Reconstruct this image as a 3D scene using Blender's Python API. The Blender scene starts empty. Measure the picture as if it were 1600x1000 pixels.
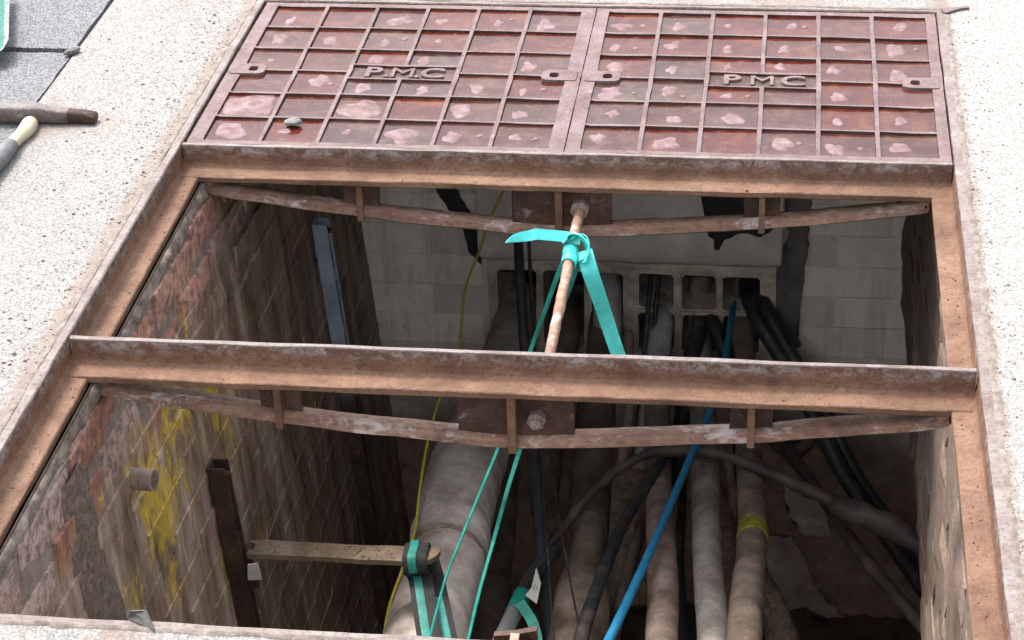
import bpy, bmesh, math, random
from mathutils import Vector, Matrix, noise

random.seed(11)
sc = bpy.context.scene
COL = sc.collection

# ------------------------------------------------------------------ camera
CX, CY, CZ, YAW, PITCH, ROLL, FPX = [1.02132, -3.3185, 1.5919, -0.13777, 0.51967, -0.03379, 3448.93479]
cam_d = bpy.data.cameras.new('camera')
cam = bpy.data.objects.new('camera', cam_d)
COL.objects.link(cam)
cy, sy, cp, sp = math.cos(YAW), math.sin(YAW), math.cos(PITCH), math.sin(PITCH)
fwd = Vector((sy * cp, cy * cp, -sp))
rgt = Vector((cy, -sy, 0))
up = rgt.cross(fwd)
c_, s_ = math.cos(ROLL), math.sin(ROLL)
r2, u2 = c_ * rgt + s_ * up, -s_ * rgt + c_ * up
mw = Matrix((r2, u2, -fwd)).transposed().to_4x4()
mw.translation = (CX, CY, CZ)
cam.matrix_world = mw
cam_d.sensor_width = 36.0
cam_d.lens = FPX / 1600 * 36.0
cam_d.clip_start = 0.05
cam_d.clip_end = 500
sc.camera = cam

# ------------------------------------------------------------------ light
SUN_DIR = Vector((-0.55, 0.45, 1.25)).normalized()
world = bpy.data.worlds.new('World')
sc.world = world
world.use_nodes = True
wn = world.node_tree
bg = wn.nodes['Background']
sky = wn.nodes.new('ShaderNodeTexSky')
sky.sky_type = 'NISHITA'
sky.sun_disc = False
sky.sun_elevation = math.asin(SUN_DIR.z)
sky.sun_rotation = math.atan2(SUN_DIR.x, SUN_DIR.y)
sky.dust_density = 4.0
hs = wn.nodes.new('ShaderNodeHueSaturation')        # overcast: the cloud takes the blue out of the sky
hs.inputs['Saturation'].default_value = 0.30
wn.links.new(sky.outputs[0], hs.inputs['Color'])
wn.links.new(hs.outputs[0], bg.inputs['Color'])
bg.inputs['Strength'].default_value = 0.15
sun_d = bpy.data.lights.new('sun', 'SUN')
sun_d.energy = 1.15
sun_d.angle = math.radians(14)
sun_d.color = (1.0, 0.96, 0.90)
sun = bpy.data.objects.new('sun', sun_d)
COL.objects.link(sun)
sun.rotation_euler = SUN_DIR.to_track_quat('Z', 'Y').to_euler()
sun.location = (-3, 3, 8)

sc.view_settings.view_transform = 'Standard'
sc.view_settings.look = 'None'
sc.view_settings.gamma = 1
sc.view_settings.use_curve_mapping = False
sc.view_settings.exposure = 2.35
sc.render.engine = 'CYCLES'
sc.cycles.max_bounces = 10
sc.cycles.diffuse_bounces = 6

# ------------------------------------------------------------------ helpers
def tag(o, label=None, cat=None, group=None, kind=None):
    if label: o['label'] = label
    if cat: o['category'] = cat
    if group: o['group'] = group
    if kind: o['kind'] = kind
    return o

def empty(name, loc, label=None, cat=None, group=None, kind=None):
    o = bpy.data.objects.new(name, None)
    o.empty_display_size = 0.05
    COL.objects.link(o)
    o.location = loc
    return tag(o, label, cat, group, kind)

def wloc(o):
    v = Vector((0, 0, 0))
    while o is not None:
        v += o.location
        o = o.parent
    return v

def link(name, me, parent=None, mats=()):
    """one mesh object whose vertices are given in world coordinates"""
    for m in mats: me.materials.append(m)
    o = bpy.data.objects.new(name, me)
    COL.objects.link(o)
    if parent is not None:
        o.parent = parent
        o.location = -wloc(parent)
    return o

def finish(name, bm, mats, parent=None, smooth=False, sharp=None):
    if not isinstance(mats, (list, tuple)): mats = [mats]
    bmesh.ops.recalc_face_normals(bm, faces=bm.faces)
    me = bpy.data.meshes.new(name)
    bm.to_mesh(me); bm.free()
    if smooth:
        me.shade_smooth()
        if sharp is not None: me.set_sharp_from_angle(angle=math.radians(sharp))
    return link(name, me, parent, mats)

def nz(p, s=1.0, seed=0.0):
    return noise.noise(Vector((p[0] * s + seed, p[1] * s + seed * 1.7, p[2] * s - seed)))

def add_box(bm, lo, hi, mi=0):
    v = [bm.verts.new((x, y, z)) for x in (lo[0], hi[0]) for y in (lo[1], hi[1]) for z in (lo[2], hi[2])]
    fs = []
    for q in ((0, 1, 3, 2), (4, 6, 7, 5), (0, 4, 5, 1), (2, 3, 7, 6), (0, 2, 6, 4), (1, 5, 7, 3)):
        f = bm.faces.new([v[i] for i in q]); f.material_index = mi; fs.append(f)
    return v, fs

def bevel_all(bm, w, seg=1, ang=35):
    es = [e for e in bm.edges if len(e.link_faces) == 2 and e.calc_face_angle(0) > math.radians(ang)]
    bmesh.ops.bevel(bm, geom=es, offset=w, segments=seg, affect='EDGES', profile=0.5, clamp_overlap=True)

def add_prism(bm, pts, y0, y1, axis='y', mi=0):
    """polygon given in the two other axes, extruded between y0 and y1"""
    def P(a, b, c):
        return {'y': (a, c, b), 'x': (c, a, b), 'z': (a, b, c)}[axis]
    A = [bm.verts.new(P(a, b, y0)) for a, b in pts]
    B = [bm.verts.new(P(a, b, y1)) for a, b in pts]
    f = [bm.faces.new(A), bm.faces.new(B[::-1])]
    n = len(pts)
    for i in range(n):
        f.append(bm.faces.new((A[i], B[i], B[(i + 1) % n], A[(i + 1) % n])))
    for q in f: q.material_index = mi
    return f

def spline(pts, n=8):
    """catmull-rom through points of any dimension"""
    P = [tuple(p) for p in pts]
    out = []
    for i in range(len(P) - 1):
        p0 = P[max(i - 1, 0)]; p1 = P[i]; p2 = P[i + 1]; p3 = P[min(i + 2, len(P) - 1)]
        for k in range(n):
            t = k / n
            out.append(tuple(0.5 * (2 * b + (c - a) * t + (2 * a - 5 * b + 4 * c - d) * t * t + (3 * b - a - 3 * c + d) * t ** 3)
                             for a, b, c, d in zip(p0, p1, p2, p3)))
    out.append(P[-1])
    return out

def frames(path):
    T = []
    for i in range(len(path)):
        a = Vector(path[max(i - 1, 0)][:3]); b = Vector(path[min(i + 1, len(path) - 1)][:3])
        T.append((b - a).normalized())
    n = T[0].cross(Vector((0.13, 0.21, 0.97))).normalized()
    out = []
    for t in T:
        n = (n - t * n.dot(t)).normalized()
        out.append((t, n, t.cross(n)))
    return out

def add_tube(bm, path, sides=12, rough=0.0, fr=18.0, seed=0.0, twist=0.0, lobes=0, lobe=0.0, caps=True):
    rings = []
    L = 0.0
    for i, (p, (t, n, b)) in enumerate(zip(path, frames(path))):
        if i: L += (Vector(p[:3]) - Vector(path[i - 1][:3])).length
        r0 = p[3]; ring = []
        for k in range(sides):
            a = 2 * math.pi * k / sides
            d = math.cos(a) * n + math.sin(a) * b
            r = r0
            if lobes: r *= 1 + lobe * abs(math.sin(lobes * 0.5 * (a + twist * L))) - lobe * 0.6
            q = Vector(p[:3]) + d * r
            if rough: q += d * rough * nz(q, fr, seed)
            ring.append(bm.verts.new(q))
        rings.append(ring)
    for A, B in zip(rings, rings[1:]):
        for k in range(sides):
            bm.faces.new((A[k], A[(k + 1) % sides], B[(k + 1) % sides], B[k]))
    if caps:
        bm.faces.new(rings[0][::-1]); bm.faces.new(rings[-1])
    return rings

def add_ribbon(bm, path, wdir, th=0.0012):
    """flat tape along path (x,y,z,halfwidth); wdir = function i -> width direction"""
    sec = []
    for i, (p, (t, n, b)) in enumerate(zip(path, frames(path))):
        w = wdir(i / (len(path) - 1)) if callable(wdir) else Vector(wdir)
        w = (w - t * w.dot(t)).normalized(); u = t.cross(w)
        c = Vector(p[:3])
        sec.append([bm.verts.new(c + w * a * p[3] + u * s * th * (1.6 if a == 0 else 1)) for a, s in ((-1, -1), (0, -1), (1, -1), (1, 1), (0, 1), (-1, 1))])
    for A, B in zip(sec, sec[1:]):
        for k in range(6):
            bm.faces.new((A[k], A[(k + 1) % 6], B[(k + 1) % 6], B[k]))
    bm.faces.new(sec[0][::-1]); bm.faces.new(sec[-1])

# ------------------------------------------------------------------ materials
class Mat:
    def __init__(s, name, rough=0.8, spec=0.3, metal=0.0):
        s.m = bpy.data.materials.new(name); s.m.use_nodes = True
        s.nt = s.m.node_tree
        s.b = s.nt.nodes['Principled BSDF']
        s.b.inputs['Roughness'].default_value = rough
        s.b.inputs['Specular IOR Level'].default_value = spec
        s.b.inputs['Metallic'].default_value = metal
        s._pos = None
    def n(s, t, **k):
        x = s.nt.nodes.new(t)
        for a, v in k.items(): setattr(x, a, v)
        return x
    def put(s, a, sock):
        if isinstance(a, (int, float)): sock.default_value = a
        elif isinstance(a, tuple): sock.default_value = a if len(a) != 3 or sock.type == 'VECTOR' else (*a, 1)
        elif a is not None: s.nt.links.new(a, sock)
    def pos(s, scale=(1, 1, 1), rand=False):
        g = s.n('ShaderNodeNewGeometry').outputs['Position'] if not rand else None
        if rand:
            tc = s.n('ShaderNodeTexCoord').outputs['Object']
            oi = s.n('ShaderNodeObjectInfo').outputs['Random']
            mm = s.n('ShaderNodeVectorMath', operation='ADD')
            mu = s.n('ShaderNodeMath', operation='MULTIPLY'); s.put(oi, mu.inputs[0]); mu.inputs[1].default_value = 37.0
            s.put(tc, mm.inputs[0]); s.put(mu.outputs[0], mm.inputs[1]); g = mm.outputs[0]
        if scale != (1, 1, 1):
            v = s.n('ShaderNodeVectorMath', operation='MULTIPLY'); s.put(g, v.inputs[0]); v.inputs[1].default_value = scale
            g = v.outputs[0]
        return g
    def noise(s, scale, detail=5, rough=0.6, vec=None, dist=0.0):
        x = s.n('ShaderNodeTexNoise')
        x.inputs['Scale'].default_value = scale; x.inputs['Detail'].default_value = detail
        x.inputs['Roughness'].default_value = rough; x.inputs['Distortion'].default_value = dist
        s.put(vec if vec is not None else s.pos(), x.inputs['Vector'])
        return x.outputs['Fac']
    def voro(s, scale, vec=None, out='Color', feature='F1', rnd=1.0):
        x = s.n('ShaderNodeTexVoronoi', feature=feature)
        x.inputs['Scale'].default_value = scale
        x.inputs['Randomness'].default_value = rnd
        s.put(vec if vec is not None else s.pos(), x.inputs['Vector'])
        return x.outputs[out]
    def ramp(s, fac, *stops):
        x = s.n('ShaderNodeValToRGB'); e = x.color_ramp.elements
        while len(e) < len(stops): e.new(0.5)
        for q, (p, c) in zip(e, stops):
            q.position = p; q.color = (c, c, c, 1) if isinstance(c, (int, float)) else (*c, 1)
        s.put(fac, x.inputs[0])
        return x.outputs[0]
    def mix(s, fac, a, b, blend='MIX'):
        x = s.n('ShaderNodeMix', data_type='RGBA', blend_type=blend)
        s.put(fac, x.inputs[0]); s.put(a, x.inputs[6]); s.put(b, x.inputs[7])
        return x.outputs[2]
    def math(s, op, a, b=0.0):
        x = s.n('ShaderNodeMath', operation=op); s.put(a, x.inputs[0]); s.put(b, x.inputs[1])
        return x.outputs[0]
    def sep(s, v, i):
        x = s.n('ShaderNodeSeparateXYZ'); s.put(v, x.inputs[0]); return x.outputs[i]
    def band(s, v, a, b, c, d):
        """0 outside a..d, 1 inside b..c"""
        m1 = s.n('ShaderNodeMapRange', interpolation_type='SMOOTHSTEP'); s.put(v, m1.inputs[0]); m1.inputs[1].default_value = a; m1.inputs[2].default_value = b
        m2 = s.n('ShaderNodeMapRange', interpolation_type='SMOOTHSTEP'); s.put(v, m2.inputs[0]); m2.inputs[1].default_value = c; m2.inputs[2].default_value = d
        m2.inputs[3].default_value = 1; m2.inputs[4].default_value = 0
        return s.math('MULTIPLY', m1.outputs[0], m2.outputs[0])
    def rnd(s):
        return s.n('ShaderNodeObjectInfo').outputs['Random']
    def col(s, c): s.put(c, s.b.inputs['Base Color']); return s
    def rgh(s, c): s.put(c, s.b.inputs['Roughness']); return s
    def bump(s, h, strength=0.5, dist=0.003):
        x = s.n('ShaderNodeBump'); x.inputs['Strength'].default_value = strength; x.inputs['Distance'].default_value = dist
        s.put(h, x.inputs['Height']); s.nt.links.new(x.outputs[0], s.b.inputs['Normal']); return s

def rust(name, dark, mid, light, bloom, bloom_at=0.62, stretch=(1, 1, 1), rough=0.75, fine=140, k=0.42, web=False):
    M = Mat(name, rough, 0.25)
    dark, mid, light, bloom = [tuple(x * k for x in q) for q in (dark, mid, light, bloom)]
    v = M.pos(stretch)
    a = M.noise(14, 8, 0.68, v)
    c = M.ramp(a, (0.30, dark), (0.50, mid), (0.72, light))
    g = M.noise(fine, 4, 0.7, v)
    c = M.mix(M.ramp(g, (0.36, 0.75), (0.5, 0.0)), c, dark)
    pit = M.voro(330, v, 'Distance')
    c = M.mix(M.math('MULTIPLY', M.ramp(pit, (0.06, 0.2), (0.2, 0.0)), M.ramp(M.noise(30, 4, 0.6, v), (0.54, 0.0), (0.64, 1.0))), c, tuple(x * 0.45 for x in dark))
    sm = M.noise(5.5, 7, 0.7, v, 0.8)
    c = M.mix(M.ramp(sm, (0.50, 0.0), (0.70, 0.6)), c, tuple(x * 0.7 for x in dark))
    w = M.noise(24, 9, 0.74, v, 0.4)
    c = M.mix(M.ramp(w, (bloom_at, 0.0), (bloom_at + 0.10, 0.85)), c, bloom)
    if web:      # the upper part of the upright face is handled and scuffed, dust gathers lower down
        zz = M.math('ADD', M.sep(M.pos(), 2), M.math('MULTIPLY', M.noise(18, 7, 0.7, v), 0.030))
        up = M.band(zz, -0.014, 0.010, 0.05, 0.06)
        w2 = M.noise(55, 8, 0.78, v, 0.5)
        top = M.mix(M.ramp(w2, (0.46, 0.0), (0.62, 0.9)), tuple(x * 0.95 for x in (dark[0] * 1.35, dark[1] * 1.5, dark[2] * 1.8)), bloom)
        c = M.mix(M.math('MULTIPLY', up, 0.70), c, top)
    M.col(c).rgh(M.ramp(a, (0.3, rough + 0.1), (0.7, rough - 0.15)))
    h = M.mix(0.45, M.noise(60, 6, 0.7, v), M.noise(260, 3, 0.6, v))
    M.bump(h, 1.0, 0.004)
    return M.m

M_rust = rust('rusted_iron', (0.165, 0.080, 0.048), (0.275, 0.146, 0.086), (0.35, 0.20, 0.125), (0.52, 0.42, 0.39), 0.66, (0.8, 1, 1))
M_rust_web = rust('rusted_iron_scuffed', (0.11, 0.048, 0.028), (0.235, 0.108, 0.056), (0.31, 0.165, 0.10), (0.50, 0.44, 0.43), 0.66, (0.8, 1, 1.0), web=True)
M_rust_dark = rust('dark_rusted_iron', (0.035, 0.020, 0.016), (0.095, 0.048, 0.032), (0.19, 0.10, 0.065), (0.30, 0.24, 0.21), 0.66)
M_rust_plate = rust('rusty_plate', (0.06, 0.030, 0.022), (0.15, 0.07, 0.045), (0.24, 0.12, 0.07), (0.40, 0.36, 0.38), 0.585, k=0.36)
M_worn = rust('worn_rail_edge', (0.30, 0.19, 0.16), (0.50, 0.40, 0.37), (0.62, 0.52, 0.49), (0.66, 0.62, 0.62), 0.55, (0.7, 1, 1), 0.6, k=0.24)
M_lilac = rust('worn_cast_iron', (0.22, 0.12, 0.115), (0.36, 0.235, 0.235), (0.44, 0.32, 0.325), (0.55, 0.46, 0.46), 0.60, rough=0.7, k=0.28)
M_chord = rust('rust_with_limewash', (0.14, 0.075, 0.055), (0.31, 0.18, 0.125), (0.42, 0.27, 0.20), (0.58, 0.50, 0.48), 0.53, (0.6, 1, 1), k=0.66)
M_nut = rust('pale_nut', (0.22, 0.16, 0.12), (0.38, 0.30, 0.24), (0.5, 0.42, 0.36), (0.55, 0.5, 0.46), 0.6)

# cover pocket floor and walls
M_pocket = rust('pocket_rust', (0.07, 0.035, 0.030), (0.17, 0.085, 0.07), (0.25, 0.14, 0.12), (0.34, 0.26, 0.25), 0.66, rough=0.7, k=0.30)

def puddle_mat(name, silty):
    M = Mat(name, 0.06, 0.20)
    v = M.pos(rand=True)
    r = M.rnd()
    a = M.noise(22, 6, 0.65, v, 0.6)
    red = M.ramp(a, (0.25, (0.020, 0.0035, 0.0025)), (0.5, (0.046, 0.0085, 0.005)), (0.75, (0.085, 0.026, 0.010)))
    mud = M.ramp(a, (0.25, (0.018, 0.008, 0.006)), (0.5, (0.034, 0.016, 0.013)), (0.75, (0.066, 0.044, 0.034)))
    c = M.mix(M.ramp(r, (0.0, 0.55), (1.0, 1.0)) if silty else M.ramp(r, (0.45, 0.0), (1.0, 0.55)), red, mud)
    sp = M.noise(240, 2, 0.6, v)
    c = M.mix(M.ramp(sp, (0.67, 0.0), (0.74, 0.8)), c, (0.15, 0.105, 0.09))
    M.col(c)
    M.rgh(M.ramp(M.noise(30, 3, 0.5, v), (0.45, 0.04), (0.72, 0.22)))
    M.b.inputs['IOR'].default_value = 1.33
    M.bump(M.mix(0.5, M.noise(45, 4, 0.6, v), M.noise(160, 2, 0.6, v)), 0.10, 0.003)
    return M.m
M_puddle = puddle_mat('rusty_puddle', False)
M_puddle_mud = puddle_mat('silty_puddle', True)

def dried_mat():
    M = Mat('dried_silt', 0.7, 0.2)
    v = M.pos(rand=True)
    c = M.ramp(M.noise(50, 5, 0.65, v), (0.3, (0.060, 0.030, 0.029)), (0.5, (0.105, 0.064, 0.067)), (0.75, (0.165, 0.122, 0.128)))
    M.col(c).bump(M.noise(120, 4, 0.6, v), 0.3, 0.002)
    return M.m
M_dried = dried_mat()

def concrete(name, base, lo, specks, stain, stain_at):
    M = Mat(name, 0.9, 0.25)
    v = M.pos()
    a = M.noise(6, 6, 0.6, v)
    c = M.ramp(a, (0.3, tuple(x * 0.90 for x in base)), (0.7, base))
    cell = M.voro(320, v)
    cs = M.n('ShaderNodeSeparateColor'); M.put(cell, cs.inputs[0])
    c = M.mix(M.ramp(cs.outputs[0], (0.52, 0.0), (0.60, 0.35), (0.93, specks)), c, lo)
    c2 = M.voro(520, v)
    cs2 = M.n('ShaderNodeSeparateColor'); M.put(c2, cs2.inputs[0])
    c = M.mix(M.ramp(cs2.outputs[1], (0.70, 0.0), (0.78, specks * 0.9)), c, tuple(x * 0.75 for x in lo))
    st = M.noise(3.2, 8, 0.72, v, 0.5)
    c = M.mix(M.ramp(st, (stain_at, 0.0), (stain_at + 0.10, 0.55)), c, stain)
    sp = M.noise(13, 5, 0.7, v, 0.3)
    c = M.mix(M.ramp(sp, (0.70, 0.0), (0.745, 0.75)), c, tuple(x * 0.6 for x in stain))
    # grime along the iron frame
    x = M.sep(v, 0)
    nn = M.math('MULTIPLY', M.math('SUBTRACT', M.noise(28, 7, 0.75, v), 0.5), 0.09)
    g = M.math('ADD', M.band(M.math('ADD', x, nn), 1.28, 1.30, 1.318, 1.338), M.band(M.math('ADD', x, nn), -0.050, -0.022, 0.0, 0.02))
    c = M.mix(M.math('MULTIPLY', g, 0.7), c, (0.115, 0.085, 0.068))
    M.col(c)
    M.bump(M.mix(0.5, M.voro(210, v, 'Distance'), M.noise(60, 6, 0.7, v)), 0.55, 0.003)
    return M.m
M_conc_l = concrete('speckled_concrete', (0.190, 0.180, 0.170), (0.075, 0.069, 0.066), 0.64, (0.120, 0.076, 0.056), 0.545)
M_conc_r = concrete('pale_speckled_concrete', (0.215, 0.208, 0.198), (0.08, 0.075, 0.07), 0.62, (0.165, 0.130, 0.10), 0.60)
M_slab = concrete('dark_granite_slab', (0.135, 0.134, 0.139), (0.036, 0.035, 0.038), 0.80, (0.065, 0.06, 0.065), 0.60)

def simple(name, stops, scale=20, rough=0.85, spec=0.3, bs=0.5, bd=0.003, bscale=80, stretch=(1, 1, 1), rand=False, grime=0.0):
    M = Mat(name, rough, spec)
    v = M.pos(stretch, rand)
    c = M.ramp(M.noise(scale, 7, 0.66, v), *stops)
    if grime:
        c = M.mix(M.ramp(M.noise(scale * 1.5, 7, 0.68, v, 0.3), (0.42, 0.0), (0.76, grime)), c, (0.030, 0.023, 0.018))
        c = M.mix(M.ramp(M.noise(scale * 9, 6, 0.75, v), (0.56, 0.0), (0.80, grime * 0.7)), c, tuple(x * 1.35 for x in stops[-1][1]))
    M.col(c)
    M.bump(M.noise(bscale, 6, 0.7, v), bs, bd)
    return M.m
M_edging = simple('crumbly_mortar', ((0.3, (0.074, 0.055, 0.047)), (0.5, (0.140, 0.114, 0.098)), (0.7, (0.201, 0.174, 0.154))), 45, bs=0.9, bd=0.006, bscale=120)
M_earth = simple('joint_dirt', ((0.3, (0.044, 0.031, 0.024)), (0.7, (0.114, 0.079, 0.062))), 40)
M_mud = simple('mud', ((0.3, (0.058, 0.044, 0.034)), (0.7, (0.143, 0.111, 0.081))), 12, bs=1, bd=0.02, bscale=25)
M_lip = simple('rough_wall_mortar', ((0.3, (0.071, 0.051, 0.041)), (0.5, (0.166, 0.128, 0.104)), (0.72, (0.298, 0.248, 0.207))), 30, bs=1.0, bd=0.008, bscale=90)
M_rlip = simple('brown_wall_mortar', ((0.3, (0.039, 0.028, 0.023)), (0.5, (0.091, 0.070, 0.057)), (0.72, (0.164, 0.136, 0.114))), 30, bs=1.0, bd=0.008, bscale=90)

def wall_mat(name, kind):
    M = Mat(name, 0.72, 0.4)
    wp = M.pos()
    z = M.sep(wp, 2); y = M.sep(wp, 1)
    r = M.rnd()
    if kind == 'left_brick' or kind == 'left_bed':
        if kind == 'left_brick':
            br = M.ramp(r, (0.0, (0.25, 0.10, 0.070)), (0.35, (0.34, 0.15, 0.105)), (0.6, (0.28, 0.165, 0.135)), (0.85, (0.33, 0.23, 0.20)), (1.0, (0.22, 0.115, 0.085)))
            br = M.mix(M.ramp(M.noise(26, 6, 0.7), (0.52, 0.0), (0.66, 0.6)), br, (0.34, 0.27, 0.245))
            br = M.mix(M.ramp(M.noise(60, 5, 0.7), (0.40, 0.85), (0.56, 0.0)), br, (0.075, 0.045, 0.033))
        else:
            br = M.ramp(M.noise(30, 6, 0.7), (0.3, (0.07, 0.05, 0.04)), (0.7, (0.20, 0.16, 0.13)))
        # slurry and mud over the lower courses, running down the wall
        sv = M.pos((1, 7, 1.15))
        mud = M.ramp(M.noise(3.0, 8, 0.7, sv), (0.34, (0.038, 0.027, 0.020)), (0.44, (0.135, 0.088, 0.058)), (0.52, (0.205, 0.142, 0.100)), (0.60, (0.29, 0.225, 0.175)), (0.72, (0.42, 0.365, 0.32)))
        mk = M.n('ShaderNodeMapRange'); M.put(M.math('ADD', z, M.math('MULTIPLY', M.noise(5, 5, 0.6), 0.26)), mk.inputs[0])
        mk.inputs[1].default_value = -0.05; mk.inputs[2].default_value = -0.14; mk.inputs[3].default_value = 0.12; mk.inputs[4].default_value = 0.90
        c = M.mix(mk.outputs[0], br, mud)
        # yellow marker paint sprayed on the wall, with runs
        yv = M.pos((1, 1.0, 0.42))
        yn = M.math('ADD', M.math('MULTIPLY', M.noise(4.2, 2, 0.5, wp), 0.40), M.math('MULTIPLY', M.noise(30, 9, 0.80, yv, 1.0), 0.60))
        area = M.math('MULTIPLY', M.band(y, -1.02, -0.85, -0.20, 0.16), M.band(z, -1.0, -0.72, -0.20, -0.12))
        ym = M.math('MULTIPLY', M.ramp(yn, (0.513, 0.0), (0.555, 0.75)), area)
        c = M.mix(ym, c, M.ramp(M.noise(40, 4, 0.6), (0.35, (0.30, 0.19, 0.02)), (0.65, (0.52, 0.37, 0.02))))
        # thin scratches where cables were dragged
        w = M.n('ShaderNodeTexWave', wave_type='BANDS', bands_direction='Z'); w.inputs['Scale'].default_value = 2.6; w.inputs['Distortion'].default_value = 3.0
        w.inputs['Detail'].default_value = 1; w.inputs['Detail Scale'].default_value = 0.6
        M.put(M.pos((1, 0.15, 1)), w.inputs['Vector'])
        sc_ = M.math('MULTIPLY', M.ramp(w.outputs['Fac'], (0.985, 0.0), (0.998, 0.7)), M.ramp(M.noise(6, 3, 0.6), (0.48, 0.0), (0.6, 1.0)))
        c = M.mix(sc_, c, (0.42, 0.38, 0.30))
        M.col(c).rgh(M.ramp(M.noise(9, 4, 0.6), (0.4, 0.45), (0.65, 0.85)))
    elif kind == 'painted' or kind == 'painted_bed':
        p = M.ramp(M.noise(7, 7, 0.65), (0.3, (0.62, 0.585, 0.51)), (0.55, (0.77, 0.735, 0.66)), (0.8, (0.82, 0.785, 0.715)))
        p = M.mix(M.ramp(M.noise(16, 8, 0.72, M.pos((1, 1, 0.5))), (0.52, 0.0), (0.80, 0.55)), p, (0.22, 0.19, 0.16))
        p = M.mix(M.ramp(M.noise(9, 7, 0.7, M.pos((2.2, 1, 0.22))), (0.50, 0.0), (0.66, 0.42)), p, (0.27, 0.235, 0.195))
        p = M.mix(M.ramp(M.noise(38, 6, 0.75), (0.60, 0.0), (0.70, 0.6)), p, (0.16, 0.13, 0.105))
        p = M.mix(M.ramp(r, (0.0, 0.0), (1.0, 0.16)), p, (0.24, 0.21, 0.19))
        raw = M.ramp(M.noise(15, 6, 0.7), (0.3, (0.10, 0.072, 0.058)), (0.6, (0.26, 0.185, 0.145)), (0.8, (0.42, 0.36, 0.31)))
        mk = M.n('ShaderNodeMapRange', interpolation_type='SMOOTHSTEP'); M.put(M.math('ADD', z, M.math('MULTIPLY', M.noise(4, 5, 0.6), 0.3)), mk.inputs[0])
        mk.inputs[1].default_value = -0.86; mk.inputs[2].default_value = -1.08
        c = M.mix(mk.outputs[0], p, raw)
        if kind == 'painted_bed': c = M.mix(0.18, c, (0.12, 0.10, 0.09))
        M.col(c)
    else:  # right wall, dry brown brick
        c = M.ramp(r, (0.0, (0.07, 0.047, 0.034)), (0.5, (0.115, 0.08, 0.06)), (1.0, (0.17, 0.125, 0.097)))
        c = M.mix(M.ramp(M.noise(22, 7, 0.7, M.pos((1, 0.4, 1.5))), (0.50, 0.0), (0.72, 0.6)), c, (0.20, 0.155, 0.12))
        c = M.mix(M.ramp(M.noise(35, 5, 0.7), (0.36, 0.8), (0.5, 0.0)), c, (0.06, 0.045, 0.036))
        M.col(c)
    M.bump(M.mix(0.45, M.noise(45, 7, 0.72), M.noise(190, 3, 0.6)), 0.8, 0.005)
    return M.m
M_lbrick = wall_mat('muddy_brick', 'left_brick')
M_lbed = wall_mat('muddy_mortar', 'left_bed')
M_pbrick = wall_mat('whitewashed_brick', 'painted')
M_pbed = wall_mat('whitewashed_mortar', 'painted_bed')
M_rbrick = wall_mat('dry_brown_brick', 'right')

M_ductc = simple('clay_duct', ((0.3, (0.250, 0.211, 0.172)), (0.55, (0.515, 0.468, 0.398)), (0.75, (0.655, 0.593, 0.515))), 14, grime=0.6)
M_lintel = simple('lintel_concrete', ((0.3, (0.451, 0.425, 0.392)), (0.55, (0.616, 0.592, 0.550)), (0.8, (0.750, 0.716, 0.667))), 9, grime=0.25)
M_black = simple('bitumen', ((0.3, (0.012, 0.011, 0.011)), (0.7, (0.035, 0.032, 0.031))), 30, rough=0.6, bs=0.8)
M_patchgrey = simple('dark_cement', ((0.3, (0.078, 0.075, 0.072)), (0.7, (0.163, 0.156, 0.150))), 20)
M_render = simple('grey_render', ((0.3, (0.180, 0.165, 0.150)), (0.55, (0.345, 0.323, 0.300)), (0.72, (0.630, 0.630, 0.630))), 12, bs=0.8, bd=0.006, bscale=40, grime=0.4)
M_stone = simple('grey_stone', ((0.3, (0.071, 0.068, 0.065)), (0.7, (0.131, 0.128, 0.123))), 60)
M_slurry = simple('gritty_slurry', ((0.3, (0.055, 0.038, 0.028)), (0.5, (0.125, 0.088, 0.066)), (0.66, (0.19, 0.145, 0.115)), (0.8, (0.40, 0.35, 0.30))), 75, bs=1.0, bd=0.007, bscale=130)
M_slate = simple('slate', ((0.3, (0.034, 0.032, 0.030)), (0.7, (0.064, 0.060, 0.058))), 60)
M_dusty = simple('dusty_grey_jacket', ((0.28, (0.10, 0.082, 0.068)), (0.5, (0.235, 0.20, 0.172)), (0.72, (0.37, 0.33, 0.295))), 13, rough=0.8, bs=0.6, bscale=70, grime=0.6)
M_earthy = simple('earthy_jacket', ((0.28, (0.09, 0.062, 0.043)), (0.5, (0.21, 0.150, 0.110)), (0.72, (0.33, 0.265, 0.21))), 8, rough=0.85, bs=0.8, bscale=45, grime=0.85)
M_grimy = simple('grimy_dark_jacket', ((0.3, (0.020, 0.016, 0.014)), (0.5, (0.050, 0.041, 0.035)), (0.75, (0.125, 0.102, 0.085))), 14, rough=0.6, bs=0.7, bscale=60, grime=0.6)
M_lead = simple('grey_sleeve', ((0.28, (0.163, 0.120, 0.099)), (0.42, (0.305, 0.254, 0.218)), (0.6, (0.423, 0.370, 0.332)), (0.8, (0.520, 0.474, 0.436))), 9, rough=0.75, bs=0.6, bscale=50, grime=0.6)
M_greycable = simple('grey_plastic_duct', ((0.3, (0.224, 0.213, 0.202)), (0.7, (0.448, 0.426, 0.403))), 14, rough=0.55, bs=0.3, grime=0.6)
M_brown = simple('brown_cable_jacket', ((0.28, (0.084, 0.053, 0.040)), (0.48, (0.212, 0.150, 0.117)), (0.62, (0.279, 0.207, 0.167)), (0.78, (0.402, 0.335, 0.290))), 11, rough=0.7, bs=0.5, bscale=60, grime=0.75)
M_brown2 = simple('dark_brown_jacket', ((0.3, (0.045, 0.032, 0.025)), (0.5, (0.108, 0.076, 0.061)), (0.75, (0.198, 0.153, 0.126))), 12, rough=0.65, bs=0.5, bscale=60, grime=0.7)
M_jute = simple('jute', ((0.3, (0.108, 0.074, 0.049)), (0.7, (0.281, 0.206, 0.146))), 40, bs=0.7, grime=0.6)
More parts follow.
